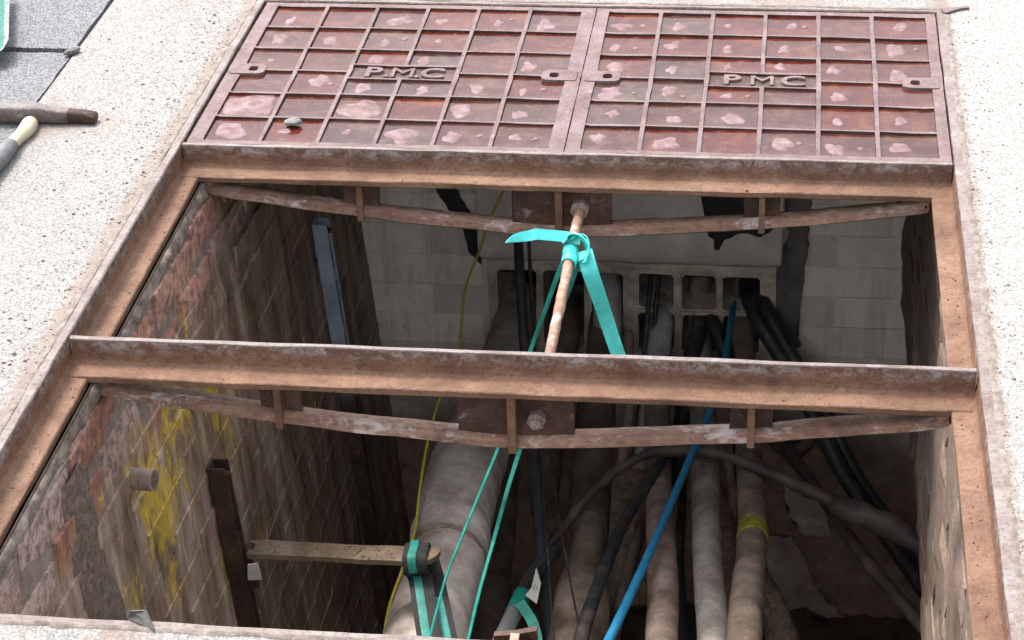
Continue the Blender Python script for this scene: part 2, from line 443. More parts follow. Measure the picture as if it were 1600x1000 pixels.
M_cblack = simple('black_cable_jacket', ((0.3, (0.010, 0.010, 0.011)), (0.52, (0.026, 0.025, 0.025)), (0.66, (0.07, 0.062, 0.055)), (0.8, (0.14, 0.12, 0.105))), 20, rough=0.5, spec=0.4, bs=0.4)
M_rubber = simple('black_rubber', ((0.3, (0.010, 0.010, 0.010)), (0.7, (0.024, 0.023, 0.022))), 30, rough=0.75, spec=0.2)
M_blue = simple('blue_cable_jacket', ((0.3, (0.010, 0.128, 0.264)), (0.7, (0.024, 0.216, 0.376))), 40, rough=0.45, spec=0.5, bs=0.15)
M_yellow = simple('yellow_cord', ((0.3, (0.250, 0.202, 0.018)), (0.7, (0.357, 0.309, 0.036))), 60, bs=0.3, bscale=400)
M_ytape = simple('yellow_tape', ((0.32, (0.06, 0.05, 0.02)), (0.46, (0.24, 0.21, 0.02)), (0.7, (0.37, 0.335, 0.05))), 38, rough=0.5, bs=0.4, grime=0.6)
M_teal = simple('turquoise_tape', ((0.3, (0.022, 0.305, 0.276)), (0.6, (0.041, 0.378, 0.341)), (0.8, (0.087, 0.421, 0.378))), 30, rough=0.33, spec=0.6, bs=0.25, bd=0.0015, bscale=90)
def tape_mat():
    M = Mat('turquoise_tape', 0.30, 0.5)
    c = M.ramp(M.noise(35, 5, 0.65), (0.3, (0.018, 0.30, 0.27)), (0.55, (0.040, 0.42, 0.385)), (0.75, (0.12, 0.50, 0.46)))
    c = M.mix(M.ramp(M.noise(120, 4, 0.7), (0.62, 0.0), (0.72, 0.5)), c, (0.10, 0.16, 0.14))
    M.col(c).rgh(M.ramp(M.noise(60, 4, 0.6), (0.35, 0.22), (0.65, 0.45)))
    M.bump(M.mix(0.4, M.noise(70, 4, 0.6), M.voro(900, None, 'Distance')), 0.35, 0.0015)
    return M.m
M_teal = tape_mat()
M_teald = simple('green_webbing', ((0.3, (0.0, 0.075, 0.058)), (0.55, (0.008, 0.15, 0.12)), (0.75, (0.02, 0.20, 0.165))), 40, rough=0.55, bs=0.35, bd=0.002, bscale=200)
M_iron_blue = simple('iron_painted_sheen', ((0.3, (0.192, 0.200, 0.224)), (0.7, (0.512, 0.544, 0.608))), 18, rough=0.38, spec=0.6, bs=0.3)
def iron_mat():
    M = Mat('rusty_iron_painted_sheen', 0.4, 0.5)
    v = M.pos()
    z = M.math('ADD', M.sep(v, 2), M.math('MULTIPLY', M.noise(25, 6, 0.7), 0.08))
    blue = M.ramp(M.noise(18, 6, 0.65), (0.3, (0.15, 0.18, 0.24)), (0.7, (0.34, 0.39, 0.48)))  # sky sheen of the upper iron, put into its base colour
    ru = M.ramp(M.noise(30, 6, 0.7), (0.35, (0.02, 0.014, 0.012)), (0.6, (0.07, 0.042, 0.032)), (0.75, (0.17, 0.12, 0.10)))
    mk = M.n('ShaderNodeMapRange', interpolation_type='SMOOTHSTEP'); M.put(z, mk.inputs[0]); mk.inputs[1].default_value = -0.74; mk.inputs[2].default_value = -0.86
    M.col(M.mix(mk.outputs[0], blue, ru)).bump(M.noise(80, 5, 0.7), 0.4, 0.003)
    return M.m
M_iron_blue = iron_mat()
M_steel = Mat('bright_steel', 0.32, 0.5, 0.9).col((0.55, 0.55, 0.56)).m
M_white = simple('white_tag_card', ((0.3, (0.280, 0.270, 0.232)), (0.7, (0.356, 0.346, 0.307))), 40)
M_ink = simple('ink', ((0.3, (0.05, 0.05, 0.055)), (0.7, (0.09, 0.09, 0.1))), 40)
M_tan = simple('tan_pipe', ((0.3, (0.143, 0.101, 0.079)), (0.7, (0.247, 0.188, 0.150))), 30, bs=0.3, grime=0.4)
M_hole = simple('dark_bore', ((0.3, (0.015, 0.012, 0.01)), (0.7, (0.03, 0.025, 0.02))), 30)
M_wood = simple('cream_handle', ((0.3, (0.235, 0.196, 0.117)), (0.7, (0.323, 0.289, 0.206))), 30, rough=0.5, bs=0.2, stretch=(0.459, 0.459, 0.459))
M_grip = simple('grey_rubber_grip', ((0.3, (0.045, 0.045, 0.046)), (0.7, (0.098, 0.098, 0.101))), 40, rough=0.7)
M_head = rust('hammer_steel', (0.12, 0.085, 0.07), (0.26, 0.21, 0.195), (0.38, 0.34, 0.33), (0.50, 0.46, 0.45), 0.58, rough=0.5)
M_green = simple('green_enamel', ((0.3, (0.000, 0.115, 0.079)), (0.7, (0.007, 0.187, 0.137))), 25, rough=0.4, spec=0.5, bs=0.2)
M_paintworn = simple('worn_paint_edge', ((0.35, (0.053, 0.158, 0.126)), (0.5, (0.289, 0.304, 0.283)), (0.7, (0.347, 0.347, 0.326))), 60, bs=0.3)
M_dirtbits = simple('leaf_litter', ((0.3, (0.060, 0.039, 0.018)), (0.7, (0.156, 0.114, 0.060))), 90)
M_timber = simple('muddy_bracket', ((0.28, (0.049, 0.031, 0.018)), (0.5, (0.111, 0.075, 0.047)), (0.72, (0.234, 0.195, 0.152))), 13, bs=0.8, bd=0.005, stretch=(0.325, 0.375, 0.375), grime=0.5)

# ------------------------------------------------------------------ layout (metres; z = 0 is the pavement, the pit frame runs x 0..1.3)
XL, XR = 0.002, 1.300          # inner faces of the frame webs
B1, B2, B3 = 0.0, -0.655, -1.305
YB = 0.655                     # back of the frame
YW = 1.0                       # back wall of the chamber
SEAT = -0.041                  # height of the ledge the covers sit on

# ---- ground
def ring_sheet(name, x0, x1, y0, y1, hole, z, mat, parent=None, kind=None):
    hx0, hx1, hy0, hy1 = hole
    xs = [x0, hx0, hx1, x1]; ys = [y0, hy0, hy1, y1]
    bm = bmesh.new()
    V = [[bm.verts.new((x, y, z)) for y in ys] for x in xs]
    for i in range(3):
        for j in range(3):
            if i == 1 and j == 1: continue
            bm.faces.new((V[i][j], V[i + 1][j], V[i + 1][j + 1], V[i][j + 1]))
    o = finish(name, bm, mat, parent)
    if kind: o['kind'] = kind
    return o

HOLE = (XL - 0.016, XR + 0.014, B3 - 0.012, YB + 0.012)
gr = ring_sheet('ground', -60, 60, -60, 60, HOLE, -0.009, M_earth, kind='structure')
# the speckled concrete laid round the pit
pv = empty('pavement', (0, 0, 0), kind='structure')
bm = bmesh.new()
def sheet(bm, x0, x1, y0, y1, z=0.0, zb=-0.03):
    add_box(bm, (x0, y0, zb), (x1, y1, z))
sheet(bm, -0.298, HOLE[0], -40, 40)
sheet(bm, HOLE[0], HOLE[1], HOLE[3], 40, 0.0)
sheet(bm, HOLE[0], HOLE[1], -40, HOLE[2], 0.0)
finish('concrete_surround', bm, M_conc_l, pv)
bm = bmesh.new(); sheet(bm, HOLE[1], 40, -40, 40, 0.0); finish('concrete_surround', bm, M_conc_r, pv)
# dark slabs on the left, each with an uneven edge
def slab(y0, y1, x0=-0.90, x1=-0.304, dz=0.0):
    bm = bmesh.new()
    pts = []
    n = 14
    for i in range(n): pts.append((x1 + 0.0015 * math.sin(i * 2.1), y0 + 0.006 + (y1 - y0 - 0.012) * i / (n - 1)))
    for i in range(n): pts.append((x1 - (x1 - x0) * (i + 1) / n, y1 - 0.005 + 0.005 * nz((i * 0.9, y1, 3.0))))
    for i in range(n - 1): pts.append((x0, y1 - (y1 - y0) * (i + 1) / n))
    for i in range(n): pts.append((x0 + (x1 - x0) * i / n, y0 + 0.005 + 0.005 * nz((i * 0.9, y0, 8.0))))
    add_prism(bm, pts, -0.03, 0.0 + dz, 'z')
    return finish('paving_slab', bm, M_slab, pv)
slab(0.386, 0.986, dz=0.003)
slab(-0.215, 0.386, dz=-0.002)
slab(-0.815, -0.215, dz=0.001)
slab(0.986, 1.586)
slab(0.386, 0.986, -1.5, -0.906)
slab(-0.215, 0.386, -1.5, -0.906)
bm = bmesh.new(); sheet(bm, -40, -1.506, -40, 40); sheet(bm, -1.5, -0.304, 1.592, 40); sheet(bm, -1.5, -0.304, -40, -0.821); finish('slab_field', bm, M_slab, pv)

# ---- crumbly mortar between frame and concrete
def edging(side):
    bm = bmesh.new()
    n = 420
    rows = []
    for i in range(n + 1):
        y = HOLE[2] + (HOLE[3] + 0.01 - HOLE[2]) * i / n
        w = 0.005 + 0.007 * abs(nz((y, side, 0), 6)) + 0.004 * abs(nz((y, 0, side), 40)) + 0.0035 * random.random()
        if side > 0: w *= 1.25
        xi = HOLE[0] + 0.001 if side < 0 else HOLE[1] - 0.001
        row = []
        for k, t in enumerate((0, 0.3, 0.65, 1.0)):
            x = xi + side * w * t
            zz = (0.0006, 0.0014, 0.0012, 0.0002)[k] + (0.0012 * nz((x, y, 1), 90) if 0 < k < 3 else 0)
            row.append(bm.verts.new((x, y, zz)))
        rows.append(row)
    for A, B in zip(rows, rows[1:]):
        for k in range(3): bm.faces.new((A[k], A[k + 1], B[k + 1], B[k]))
    o = finish('mortar_edging', bm, M_edging, pv, smooth=True)
    return o
edging(-1); edging(1)
bm = bmesh.new()       # front and back strips of the same mortar
for yy, s in ((HOLE[2], -1), (HOLE[3], 1)):
    rows = []
    for i in range(121):
        x = HOLE[0] - 0.01 + (HOLE[1] - HOLE[0] + 0.02) * i / 120
        w = 0.006 + 0.007 * abs(nz((x, s, 2), 12)) + 0.003 * random.random()
        rows.append([bm.verts.new((x, yy + s * w * t - s * 0.001, z)) for t, z in ((0, 0.002), (0.5, 0.004), (1, 0.0003))])
    for A, B in zip(rows, rows[1:]):
        for k in range(2): bm.faces.new((A[k], A[k + 1], B[k + 1], B[k]))
finish('mortar_edging', bm, M_edging, pv, smooth=True)

def add_pebble(bm, c, r, squash=0.6, seed=0.0, sub=1):
    g = bmesh.ops.create_icosphere(bm, subdivisions=sub, radius=1.0)
    for v in g['verts']:
        d = v.co.copy()
        k = 1 + 0.35 * nz(d, 1.3, seed)
        v.co = Vector(c) + Vector((d.x * r * k, d.y * r * k * 0.85, d.z * r * squash * k))

bm = bmesh.new()
for i in range(1300):
    sgn = random.choice((-1, -1, 1))
    y = random.uniform(B3, YB)
    d = 0.008 + abs(random.gauss(0, 0.05)) * (1 if random.random() < 0.8 else 2.4)
    x = HOLE[0] - d if sgn < 0 else HOLE[1] + d * 0.7
    r = random.uniform(0.0006, 0.0021) * (1.9 if random.random() < 0.03 else 1)
    add_pebble(bm, (x, y, r * 0.4), r, seed=i * 0.37)
tag(finish('mortar_crumbs', bm, M_edging), kind='stuff')
bm = bmesh.new()
for i in range(150):
    x, y = random.uniform(-0.28, -0.03), random.uniform(-0.75, 0.62)
    r = random.choice((0.0012, 0.0016, 0.002, 0.0034))
    add_pebble(bm, (x, y, 0.0006), r, 0.35, seed=i * 0.61)
tag(finish('rust_flakes', bm, M_rust_dark), kind='stuff')

# ------------------------------------------------------------------ the pit frame
def sweep(bm, prof, a, b, n, axis, wob=0.0012, seed=0.0, matf=None):
    """closed profile (u, z) swept along an axis; u is the other horizontal axis"""
    secs = []
    for i in range(n + 1):
        t = a + (b - a) * i / n
        s = []
        for k, (u, z) in enumerate(prof):
            du = wob * nz((t, u * 5, z * 5), 11, seed) ; dz = wob * 0.8 * nz((t, u * 5, z * 5), 13, seed + 5)
            p = (u + du, z + dz)
            s.append(bm.verts.new((p[0], t, p[1]) if axis == 'y' else (t, p[0], p[1])))
        secs.append(s)
    m = len(prof)
    for A, B in zip(secs, secs[1:]):
        for k in range(m):
            f = bm.faces.new((A[k], A[(k + 1) % m], B[(k + 1) % m], B[k]))
            if matf: f.material_index = matf(k)
    f0 = bm.faces.new(secs[0][::-1]); f1 = bm.faces.new(secs[-1])
    return secs

fr = empty('pit_surround', (0.65, B3, 0), 'rusty cast iron frame set in the pavement round the open cable pit', 'frame')
# left rail: web, fillet, ledge
wl = XL
left_prof = [(wl - 0.014, 0.001), (wl - 0.002, 0.001), (wl, -0.001), (wl + 0.001, -0.024), (wl + 0.003, -0.034), (wl + 0.009, SEAT),
             (wl + 0.034, SEAT - 0.001), (wl + 0.036, SEAT - 0.003), (wl + 0.035, SEAT - 0.015), (wl - 0.014, SEAT - 0.016)]
def rail(prof, a, b, axis, seed):
    bm = bmesh.new()
    sweep(bm, prof, a, b, 90, axis, 0.0014, seed, lambda k: 1 if k in (0, 1) else (2 if k in (2, 3) else 0))
    return finish('rail', bm, [M_rust, M_worn, M_rust_web], fr, smooth=True, sharp=38)
rail(left_prof, B3 - 0.011, YB + 0.011, 'y', 1.0)
wr = XR
rail([(2 * 0.651 - x, z) for x, z in [(p[0] + 0.0, p[1]) for p in left_prof]], B3 - 0.011, YB + 0.011, 'y', 4.0)
fp = B3
rail([(fp - 0.011, 0.0015), (fp - 0.002, 0.0015), (fp, -0.001), (fp + 0.001, -0.024), (fp + 0.003, -0.034), (fp + 0.009, SEAT + 0.002), (fp + 0.036, SEAT + 0.001), (fp + 0.035, SEAT - 0.014), (fp - 0.011, SEAT - 0.015)], XL - 0.012, XR + 0.012, 'x', 7.0)
rail([(YB + 0.011, 0.0015), (YB + 0.002, 0.0015), (YB, -0.001), (YB - 0.001, -0.024), (YB - 0.003, -0.034), (YB - 0.009, SEAT + 0.002), (YB - 0.036, SEAT + 0.001), (YB - 0.035, SEAT - 0.014), (YB + 0.011, SEAT - 0.015)], XL - 0.012, XR + 0.012, 'x', 9.0)
# anchor lug at the far right corner
bm = bmesh.new()
add_prism(bm, [(XR + 0.010, YB - 0.002), (XR + 0.016, YB - 0.012), (XR + 0.045, YB + 0.012), (XR + 0.062, YB + 0.017), (XR + 0.060, YB + 0.024), (XR + 0.036, YB + 0.020), (XR + 0.008, YB + 0.010)], -0.02, 0.005, 'z')
bevel_all(bm, 0.0015)
finish('anchor_lug', bm, M_lilac, fr)

# flakes of rust and grit lying on the ledges
bm = bmesh.new()
for i in range(260):
    k = random.random()
    r = random.uniform(0.0006, 0.0019) * (1.6 if random.random() < 0.06 else 1)
    if k < 0.33: c = (XL + random.uniform(0.005, 0.033), random.uniform(B3 + 0.05, -0.05), SEAT)
    elif k < 0.66: c = (XR - random.uniform(0.005, 0.027), random.uniform(B3 + 0.05, -0.05), SEAT)
    else: c = (random.uniform(0.05, 1.25), random.choice((B1, B2)) - random.uniform(0.012, 0.043), -0.0392)
    add_pebble(bm, c, r, 0.6, i * 0.43)
tag(finish('rust_grit', bm, M_rust_dark), kind='stuff')

# ---- the two removable cross beams
def cross_beam(yb, label):
    t = empty('cross_beam', (0.651, yb, -0.05), label, 'beam', 'iron cross beams of the pit frame')
    x0, x1 = XL + 0.003, XR - 0.003
    bm = bmesh.new()
    h = 0.004
    prof = [(yb - h, 0.0), (yb + h, 0.0), (yb + h + 0.001, -0.024), (yb + h + 0.004, -0.034), (yb + 0.012, -0.0385), (yb + 0.044, -0.0395), (yb + 0.044, -0.0505),
            (yb - 0.044, -0.0505), (yb - 0.0455, -0.049), (yb - 0.0455, -0.041), (yb - 0.044, -0.0395), (yb - 0.014, -0.0375), (yb - h - 0.005, -0.033), (yb - h - 0.001, -0.024), (yb - h - 0.001, -0.0018)]
    sweep(bm, prof, x0, x1, 130, 'x', 0.0016, yb * 7, lambda k: 1 if k in (0, 14) else (2 if k in (12, 13) else 0))
    finish('flanged_rail', bm, [M_rust, M_worn, M_rust_web], t, smooth=True, sharp=38)
    # bowed bottom chord
    zc = lambda x: None
    key = [(0.044, -0.050), (0.047, -0.066), (0.066, -0.078), (0.31, -0.110), (0.55, -0.131), (0.651, -0.137), (0.75, -0.131), (0.99, -0.110), (1.232, -0.078), (1.254, -0.066), (1.257, -0.050)]
    path = spline([(x, yb - 0.012, z, 0) for x, z in key], 9)
    bm = bmesh.new()
    secs = []
    for (p, (tt, n, b)) in zip(path, frames(path)):
        u = Vector((0, 1, 0)); w = tt.cross(u).normalized()
        s = []
        hh, dd = 0.0105, 0.016
        for a, c in ((-0.6, 1), (0.6, 1), (1, 0.55), (1, -0.55), (0.6, -1), (-0.6, -1), (-1, -0.55), (-1, 0.55)):
            q = Vector(p[:3]) + w * hh * c + u * dd * a
            q += Vector((0, 1, 1)) * 0.0016 * nz(q, 16, yb)
            s.append(bm.verts.new(q))
        secs.append(s)
    for A, B in zip(secs, secs[1:]):
        for k in range(8): bm.faces.new((A[k], A[(k + 1) % 8], B[(k + 1) % 8], B[k]))
    bm.faces.new(secs[0][::-1]); bm.faces.new(secs[-1])
    finish('bowed_chord', bm, M_chord, t, smooth=True, sharp=50)
    # posts between rail and chord: plate plus a rib standing proud of it
    for px in (0.312, 0.990):
        bm = bmesh.new()
        zt, zb = -0.0495, -0.110
        pts = [(px - 0.040, zt), (px + 0.040, zt), (px + 0.031, zt - 0.010), (px + 0.029, zb + 0.010), (px + 0.037, zb), (px - 0.037, zb), (px - 0.029, zb + 0.010), (px - 0.031, zt - 0.010)]
        add_prism(bm, pts, yb - 0.016, yb - 0.004)
        bevel_all(bm, 0.0015)
        o = finish('post', bm, M_rust_plate, t)
        bm = bmesh.new()
        add_box(bm, (px - 0.005, yb - 0.034, zb - 0.012), (px + 0.005, yb - 0.0165, zt - 0.001))
        bevel_all(bm, 0.002, 2)
        finish('rib', bm, M_rust, o)
    bm = bmesh.new()
    pts = [(0.571, -0.0495), (0.740, -0.0495), (0.738, -0.056), (0.738, -0.120), (0.746, -0.130), (0.651, -0.136), (0.564, -0.130), (0.572, -0.120), (0.572, -0.056)]
    add_prism(bm, pts, yb - 0.018, yb - 0.004)
    bevel_all(bm, 0.0015)
    cpl = finish('centre_plate', bm, M_rust_plate, t)
    bm = bmesh.new()
    add_box(bm, (0.645, yb - 0.036, -0.147), (0.657, yb - 0.0185, -0.0505))
    bevel_all(bm, 0.002, 2)
    finish('rib', bm, M_rust, cpl)
    return t
cross_beam(B1, 'far rusty iron cross beam along the front of the closed covers')
cross_beam(B2, 'near rusty iron cross beam spanning the middle of the open pit')

def hexnut(name, c, r, h, parent, mat):
    bm = bmesh.new()
    pts = [(c[0] + r * math.cos(math.pi / 3 * k + 0.2), c[2] + r * math.sin(math.pi / 3 * k + 0.2)) for k in range(6)]
    add_prism(bm, pts, c[1], c[1] - h)
    bevel_all(bm, r * 0.12)
    return finish(name, bm, mat, parent)

tr = empty('tie_rod', (0.686, -0.33, -0.092), 'pale rusty tie rod between the two cross beams, with turquoise tape knotted on it', 'rod')
bm = bmesh.new()
add_tube(bm, [(0.686, -0.030 - 0.66 * i / 40, -0.092 - 0.0012 * math.sin(i), 0.0083) for i in range(41)], 12, 0.0012, 60)
finish('shaft', bm, M_chord, tr, smooth=True, sharp=60)
hexnut('nut', (0.686, -0.0185, -0.090), 0.0165, 0.015, tr, M_nut)
hexnut('nut', (0.686, B2 - 0.0185, -0.094), 0.0140, 0.014, tr, M_nut)
bm = bmesh.new(); add_tube(bm, [(0.686, B2 - 0.03, -0.094, 0.0085), (0.686, B2 - 0.041, -0.094, 0.0085), (0.686, B2 - 0.043, -0.094, 0.006)], 12)
finish('rod_end', bm, M_nut, tr, smooth=True, sharp=40)

# ------------------------------------------------------------------ the closed covers
PX, PY = 0.0991, 0.1022
ROWY = [0.6294 - PY * r for r in range(7)]
ROWY[6] = 0.0195
def cover(x_in, x0, x1, label, text, dotted, seed):
    """x_in: left inner edge of the border, six pockets each way"""
    rng = random.Random(seed)
    y0, y1 = 0.0065, 0.6485
    t = empty('pit_cover', ((x0 + x1) / 2, y0, -0.03), label, 'cover', 'closed iron pit covers')
    cx = [x_in + PX * i for i in range(7)]
    rw = 0.0038
    plate_y = (ROWY[3] + 0.031, ROWY[3] - 0.031)
    xs = {x0, x1, cx[0], cx[6]}; ys = {y0, y1, ROWY[0], ROWY[6]}
    for c in cx[1:6]: xs |= {c - rw, c + rw}
    for r in ROWY[1:6]: ys |= {r - rw, r + rw}
    for p in plate_y: ys |= {p - 0.0035, p + 0.0035}
    eye_y = ROWY[3] - 0.001
    eyes = [(x0 + 0.006 + 0.041, eye_y), (x1 - 0.006 - 0.041, eye_y)]
    for hx, hy in eyes: xs |= {hx - 0.011, hx + 0.011}; ys |= {hy - 0.0125, hy + 0.0125}
    xs = sorted(xs); ys = sorted(ys)
    pockets = []
    for i in range(6):
        for j in range(6):
            a = (cx[i] if i == 0 else cx[i] + rw); b = (cx[6] if i == 5 else cx[i + 1] - rw)
            top = ROWY[0] if j == 0 else ROWY[j] - rw; bot = ROWY[6] if j == 5 else ROWY[j + 1] + rw
            if i in (2, 3) and j == 2: bot = plate_y[0] + 0.0035
            if i in (2, 3) and j == 3: top = plate_y[1] - 0.0035
            pockets.append((a, b, bot, top))
    plate = (cx[2] + rw, cx[4] - rw, plate_y[1] + 0.0035, plate_y[0] - 0.0035)
    ZF, ZP = -0.0110, -0.0052
    def level(x, y):
        if plate[0] < x < plate[1] and plate[2] < y < plate[3]: return ZP
        if any(abs(x - hx) < 0.011 and abs(y - hy) < 0.0125 for hx, hy in eyes): return ZF
        for a, b, c, d in pockets:
            if a < x < b and c < y < d: return ZF
        return -0.0005
    bm = bmesh.new()
    nx, ny = len(xs) - 1, len(ys) - 1
    Lv = [[level((xs[i] + xs[i + 1]) / 2, (ys[j] + ys[j + 1]) / 2) for j in range(ny)] for i in range(nx)]
    cache = {}
    def V(i, j, z):
        k = (i, j, round(z, 5))
        if k not in cache: cache[k] = bm.verts.new((xs[i], ys[j], z))
        return cache[k]
    for i in range(nx):
        for j in range(ny):
            z = Lv[i][j]
            f = bm.faces.new((V(i, j, z), V(i + 1, j, z), V(i + 1, j + 1, z), V(i, j + 1, z)))
            f.material_index = 0 if z > -0.002 else 1
            for di, dj, a, b in ((1, 0, (i + 1, j), (i + 1, j + 1)), (0, 1, (i, j + 1), (i + 1, j + 1)), (-1, 0, (i, j), (i, j + 1)), (0, -1, (i, j), (i + 1, j))):
                ii, jj = i + di, j + dj
                z2 = Lv[ii][jj] if 0 <= ii < nx and 0 <= jj < ny else -0.032
                if z2 < z - 1e-6:
                    f = bm.faces.new((V(*a, z), V(*b, z), V(*b, z2), V(*a, z2))); f.material_index = 1
    es = [e for e in bm.edges if len(e.link_faces) == 2 and max(v.co.z for v in e.verts) > -0.002 and min(v.co.z for v in e.verts) > -0.002
          and any(abs(f.normal.z) < 0.5 for f in e.link_faces) ]
    bm.normal_update()
    es = [e for e in bm.edges if len(e.link_faces) == 2 and min(v.co.z for v in e.verts) > -0.002 and e.calc_face_angle(0) > 0.5]
    bmesh.ops.bevel(bm, geom=es, offset=0.0012, segments=1, affect='EDGES', clamp_overlap=True)
    for v in bm.verts:
        v.co += Vector((nz(v.co, 37, seed), nz(v.co, 41, seed + 3), 0.6 * nz(v.co, 29, seed + 7))) * 0.0011
    finish('cast_grid', bm, [M_lilac, M_pocket], t)
    # what lies in the pockets: a rusty puddle each, most with an island of dried silt
    for q, (a, b, c, d) in enumerate(pockets):
        e = 0.0005
        zw = -0.0050 + rng.uniform(-0.0010, 0.0008)
        bm = bmesh.new()
        # water filling the pocket, drawn up a little along the walls
        m = 6
        G = [[bm.verts.new((a + e + (b - a - 2 * e) * i / m, c + e + (d - c - 2 * e) * j / m,
                            zw + (0.0007 if i in (0, m) or j in (0, m) else 0) + 0.0003 * nz((a + i, c + j, seed), 3))) for j in range(m + 1)] for i in range(m + 1)]
        for i in range(m):
            for j in range(m): bm.faces.new((G[i][j], G[i + 1][j], G[i + 1][j + 1], G[i][j + 1]))
        o = finish('puddle', bm, M_puddle_mud if rng.random() < (0.12, 0.12, 0.2, 0.3, 0.6, 0.75)[q % 6] else M_puddle, t, smooth=True)
        def island(px, py, rx, ry, ht, mat=M_dried, name='dried_silt'):
            bm = bmesh.new()
            n = 20; s = rng.random() * 50
            rad = [1 + 0.75 * nz((math.cos(2 * math.pi * k / n) * 1.1, math.sin(2 * math.pi * k / n) * 1.1, s), 1.0) + 0.15 * nz((k * 0.7, s, 0), 1.0) for k in range(n)]
            R = []
            for u, z in ((1.0, -0.0006), (0.88, ht * 0.7), (0.5, ht)):
                R.append([bm.verts.new((min(b - 0.002, max(a + 0.002, px + rx * u * rad[k] * math.cos(2 * math.pi * k / n))),
                                        min(d - 0.002, max(c + 0.002, py + ry * u * rad[k] * math.sin(2 * math.pi * k / n))), zw + z + (0.0003 * nz((k, u * 3, s)) if u < 1 else 0))) for k in range(n)])
            for A, B in zip(R, R[1:]):
                for k in range(n): bm.faces.new((A[k], A[(k + 1) % n], B[(k + 1) % n], B[k]))
            bm.faces.new(R[-1])
            return finish(name, bm, mat, o, smooth=True)
        w, h = b - a, d - c
        u = rng.random()
        big = text == 'left' and q in (4, 16, 5)      # the left cover's almost dry pockets
        if text == 'left' and q in (4, 16):
            island((a + b) / 2 - (0 if q == 4 else 0.004), (c + d) / 2, w * (0.62 if q == 4 else 0.5), h * (0.60 if q == 4 else 0.46), 0.0014)
        elif text == 'left' and q in (5, 23):
            island(a + w * 0.36, c + h * 0.5, w * 0.30, h * 0.36, 0.0015)
        elif u < 0.78:
            k = rng.uniform(0.55, 1.35)
            island(a + w * rng.uniform(0.24, 0.52), c + h * rng.uniform(0.34, 0.60), w * 0.150 * k * rng.uniform(0.75, 1.3), min(h * 0.36, 0.020 * k * rng.uniform(0.7, 1.3)), 0.0010)
        if u < 0.25: island(a + w * rng.uniform(0.62, 0.8), c + h * rng.uniform(0.3, 0.65), w * 0.06, 0.006, 0.0013)
    # lifting eyes: a tongue growing from the border with a slot in it
    for sgn, xe in ((1, x0 + 0.006), (-1, x1 - 0.006)):
        yc = ROWY[3] - 0.001
        bm = bmesh.new()
        L, hw = 0.064, 0.0225
        xc = xe + sgn * (L - hw)
        n = 24
        outer, inner = [], []
        ih, iw = 0.0105, 0.0085
        hx = xe + sgn * 0.041
        for k in range(n):
            a = 2 * math.pi * (k + 0.5) / n
            ca, sa = math.cos(a), math.sin(a)
            if ca > 0: ox, oy = L - hw + hw * (abs(ca) ** 0.6), hw * math.copysign(abs(sa) ** 0.6, sa)
            else: ox, oy = (L - hw) * (1 - min(1, abs(ca) * 1.45)), hw * math.copysign(min(1, abs(sa) * 1.45), sa)
            outer.append((xe + sgn * ox, yc + oy))
            inner.append((hx + sgn * iw * math.copysign(abs(ca) ** 0.55, ca), yc + ih * math.copysign(abs(sa) ** 0.55, sa)))
        def loop(pts, z): return [bm.verts.new((x, y, z)) for x, y in pts]
        O1, O0, I1, I0 = loop(outer, 0.0012), loop(outer, -0.012), loop(inner, 0.0012), loop(inner, -0.0085)
        for k in range(n):
            k2 = (k + 1) % n
            bm.faces.new((O1[k], O1[k2], I1[k2], I1[k])); bm.faces.new((O0[k], O0[k2], O1[k2], O1[k])); bm.faces.new((I1[k], I1[k2], I0[k2], I0[k]))
        f = bm.faces.new(I0); f.material_index = 1
        bevel_all(bm, 0.0012, 1, 50)
        finish('lifting_eye', bm, [M_lilac, M_mud], t)
    # raised letters
    pw = (plate[0] + plate[1]) / 2
    sx = 0.0545
    items = [('P', pw - sx), ('M', pw), ('C', pw + sx)]
    if dotted: items += [('.', pw - sx * 0.52), ('.', pw + sx * 0.50)]
    for ch, lx in items:
        cu = bpy.data.curves.new('letter', 'FONT')
        cu.body = ch; cu.size = 0.057; cu.extrude = 0.0022; cu.offset = 0.0 if ch == 'M' else 0.0008; cu.bevel_depth = 0.0 if ch == 'M' else 0.0006; cu.bevel_resolution = 1; cu.resolution_u = 4
        cu.align_x = 'CENTER'
        tmp = bpy.data.objects.new('letter', cu)
        me = bpy.data.meshes.new_from_object(tmp)
        bpy.data.objects.remove(tmp)
        wide = 1.0 if ch == '.' else 1.12
        me.transform(Matrix.Translation((lx, ROWY[3] - 0.0195, ZP + 0.0024)) @ Matrix.Diagonal((wide, 1, 1, 1)))
        link('letter' if ch != '.' else 'full_stop', me, t, [M_lilac])
    return t
cover(0.0347, 0.0085, 0.6550, 'left closed cast iron pit cover with rusty puddles in its pockets', 'left', True, 3)
cover(0.6827, 0.6575, 1.2955, 'right closed cast iron pit cover beside the seam, clear raised letters', 'right', False, 8)
bm = bmesh.new(); add_pebble(bm, (0.177, 0.094, 0.002), 0.0165, 0.30, 3.1, 2)
tag(finish('pebble', bm, M_stone, smooth=True), 'pale flat pebble lying on a rib of the left pit cover', 'stone')
bm = bmesh.new(); add_pebble(bm, (-0.302, 0.372, 0.006), 0.013, 0.6, 9.1, 2)
for v in bm.verts: v.co.y += (v.co.x + 0.303) * 0.6
tag(finish('stone_chip', bm, M_stone, smooth=False), 'grey stone chip wedged in the corner joint of the dark slabs', 'stone')
bm = bmesh.new()
fl = [(0.272, -1.306, 0.003), (0.276, -1.299, 0.003), (0.293, -1.290, 0.003), (0.309, -1.307, 0.003)]
A = [bm.verts.new((p[0], p[1] - 0.006 * k, 0.004 + (0.010 if 0 < k < 3 else 0))) for k, p in enumerate(fl)]
B = [bm.verts.new((v.co.x + 0.0006, v.co.y + 0.0035, v.co.z - 0.001)) for v in A]
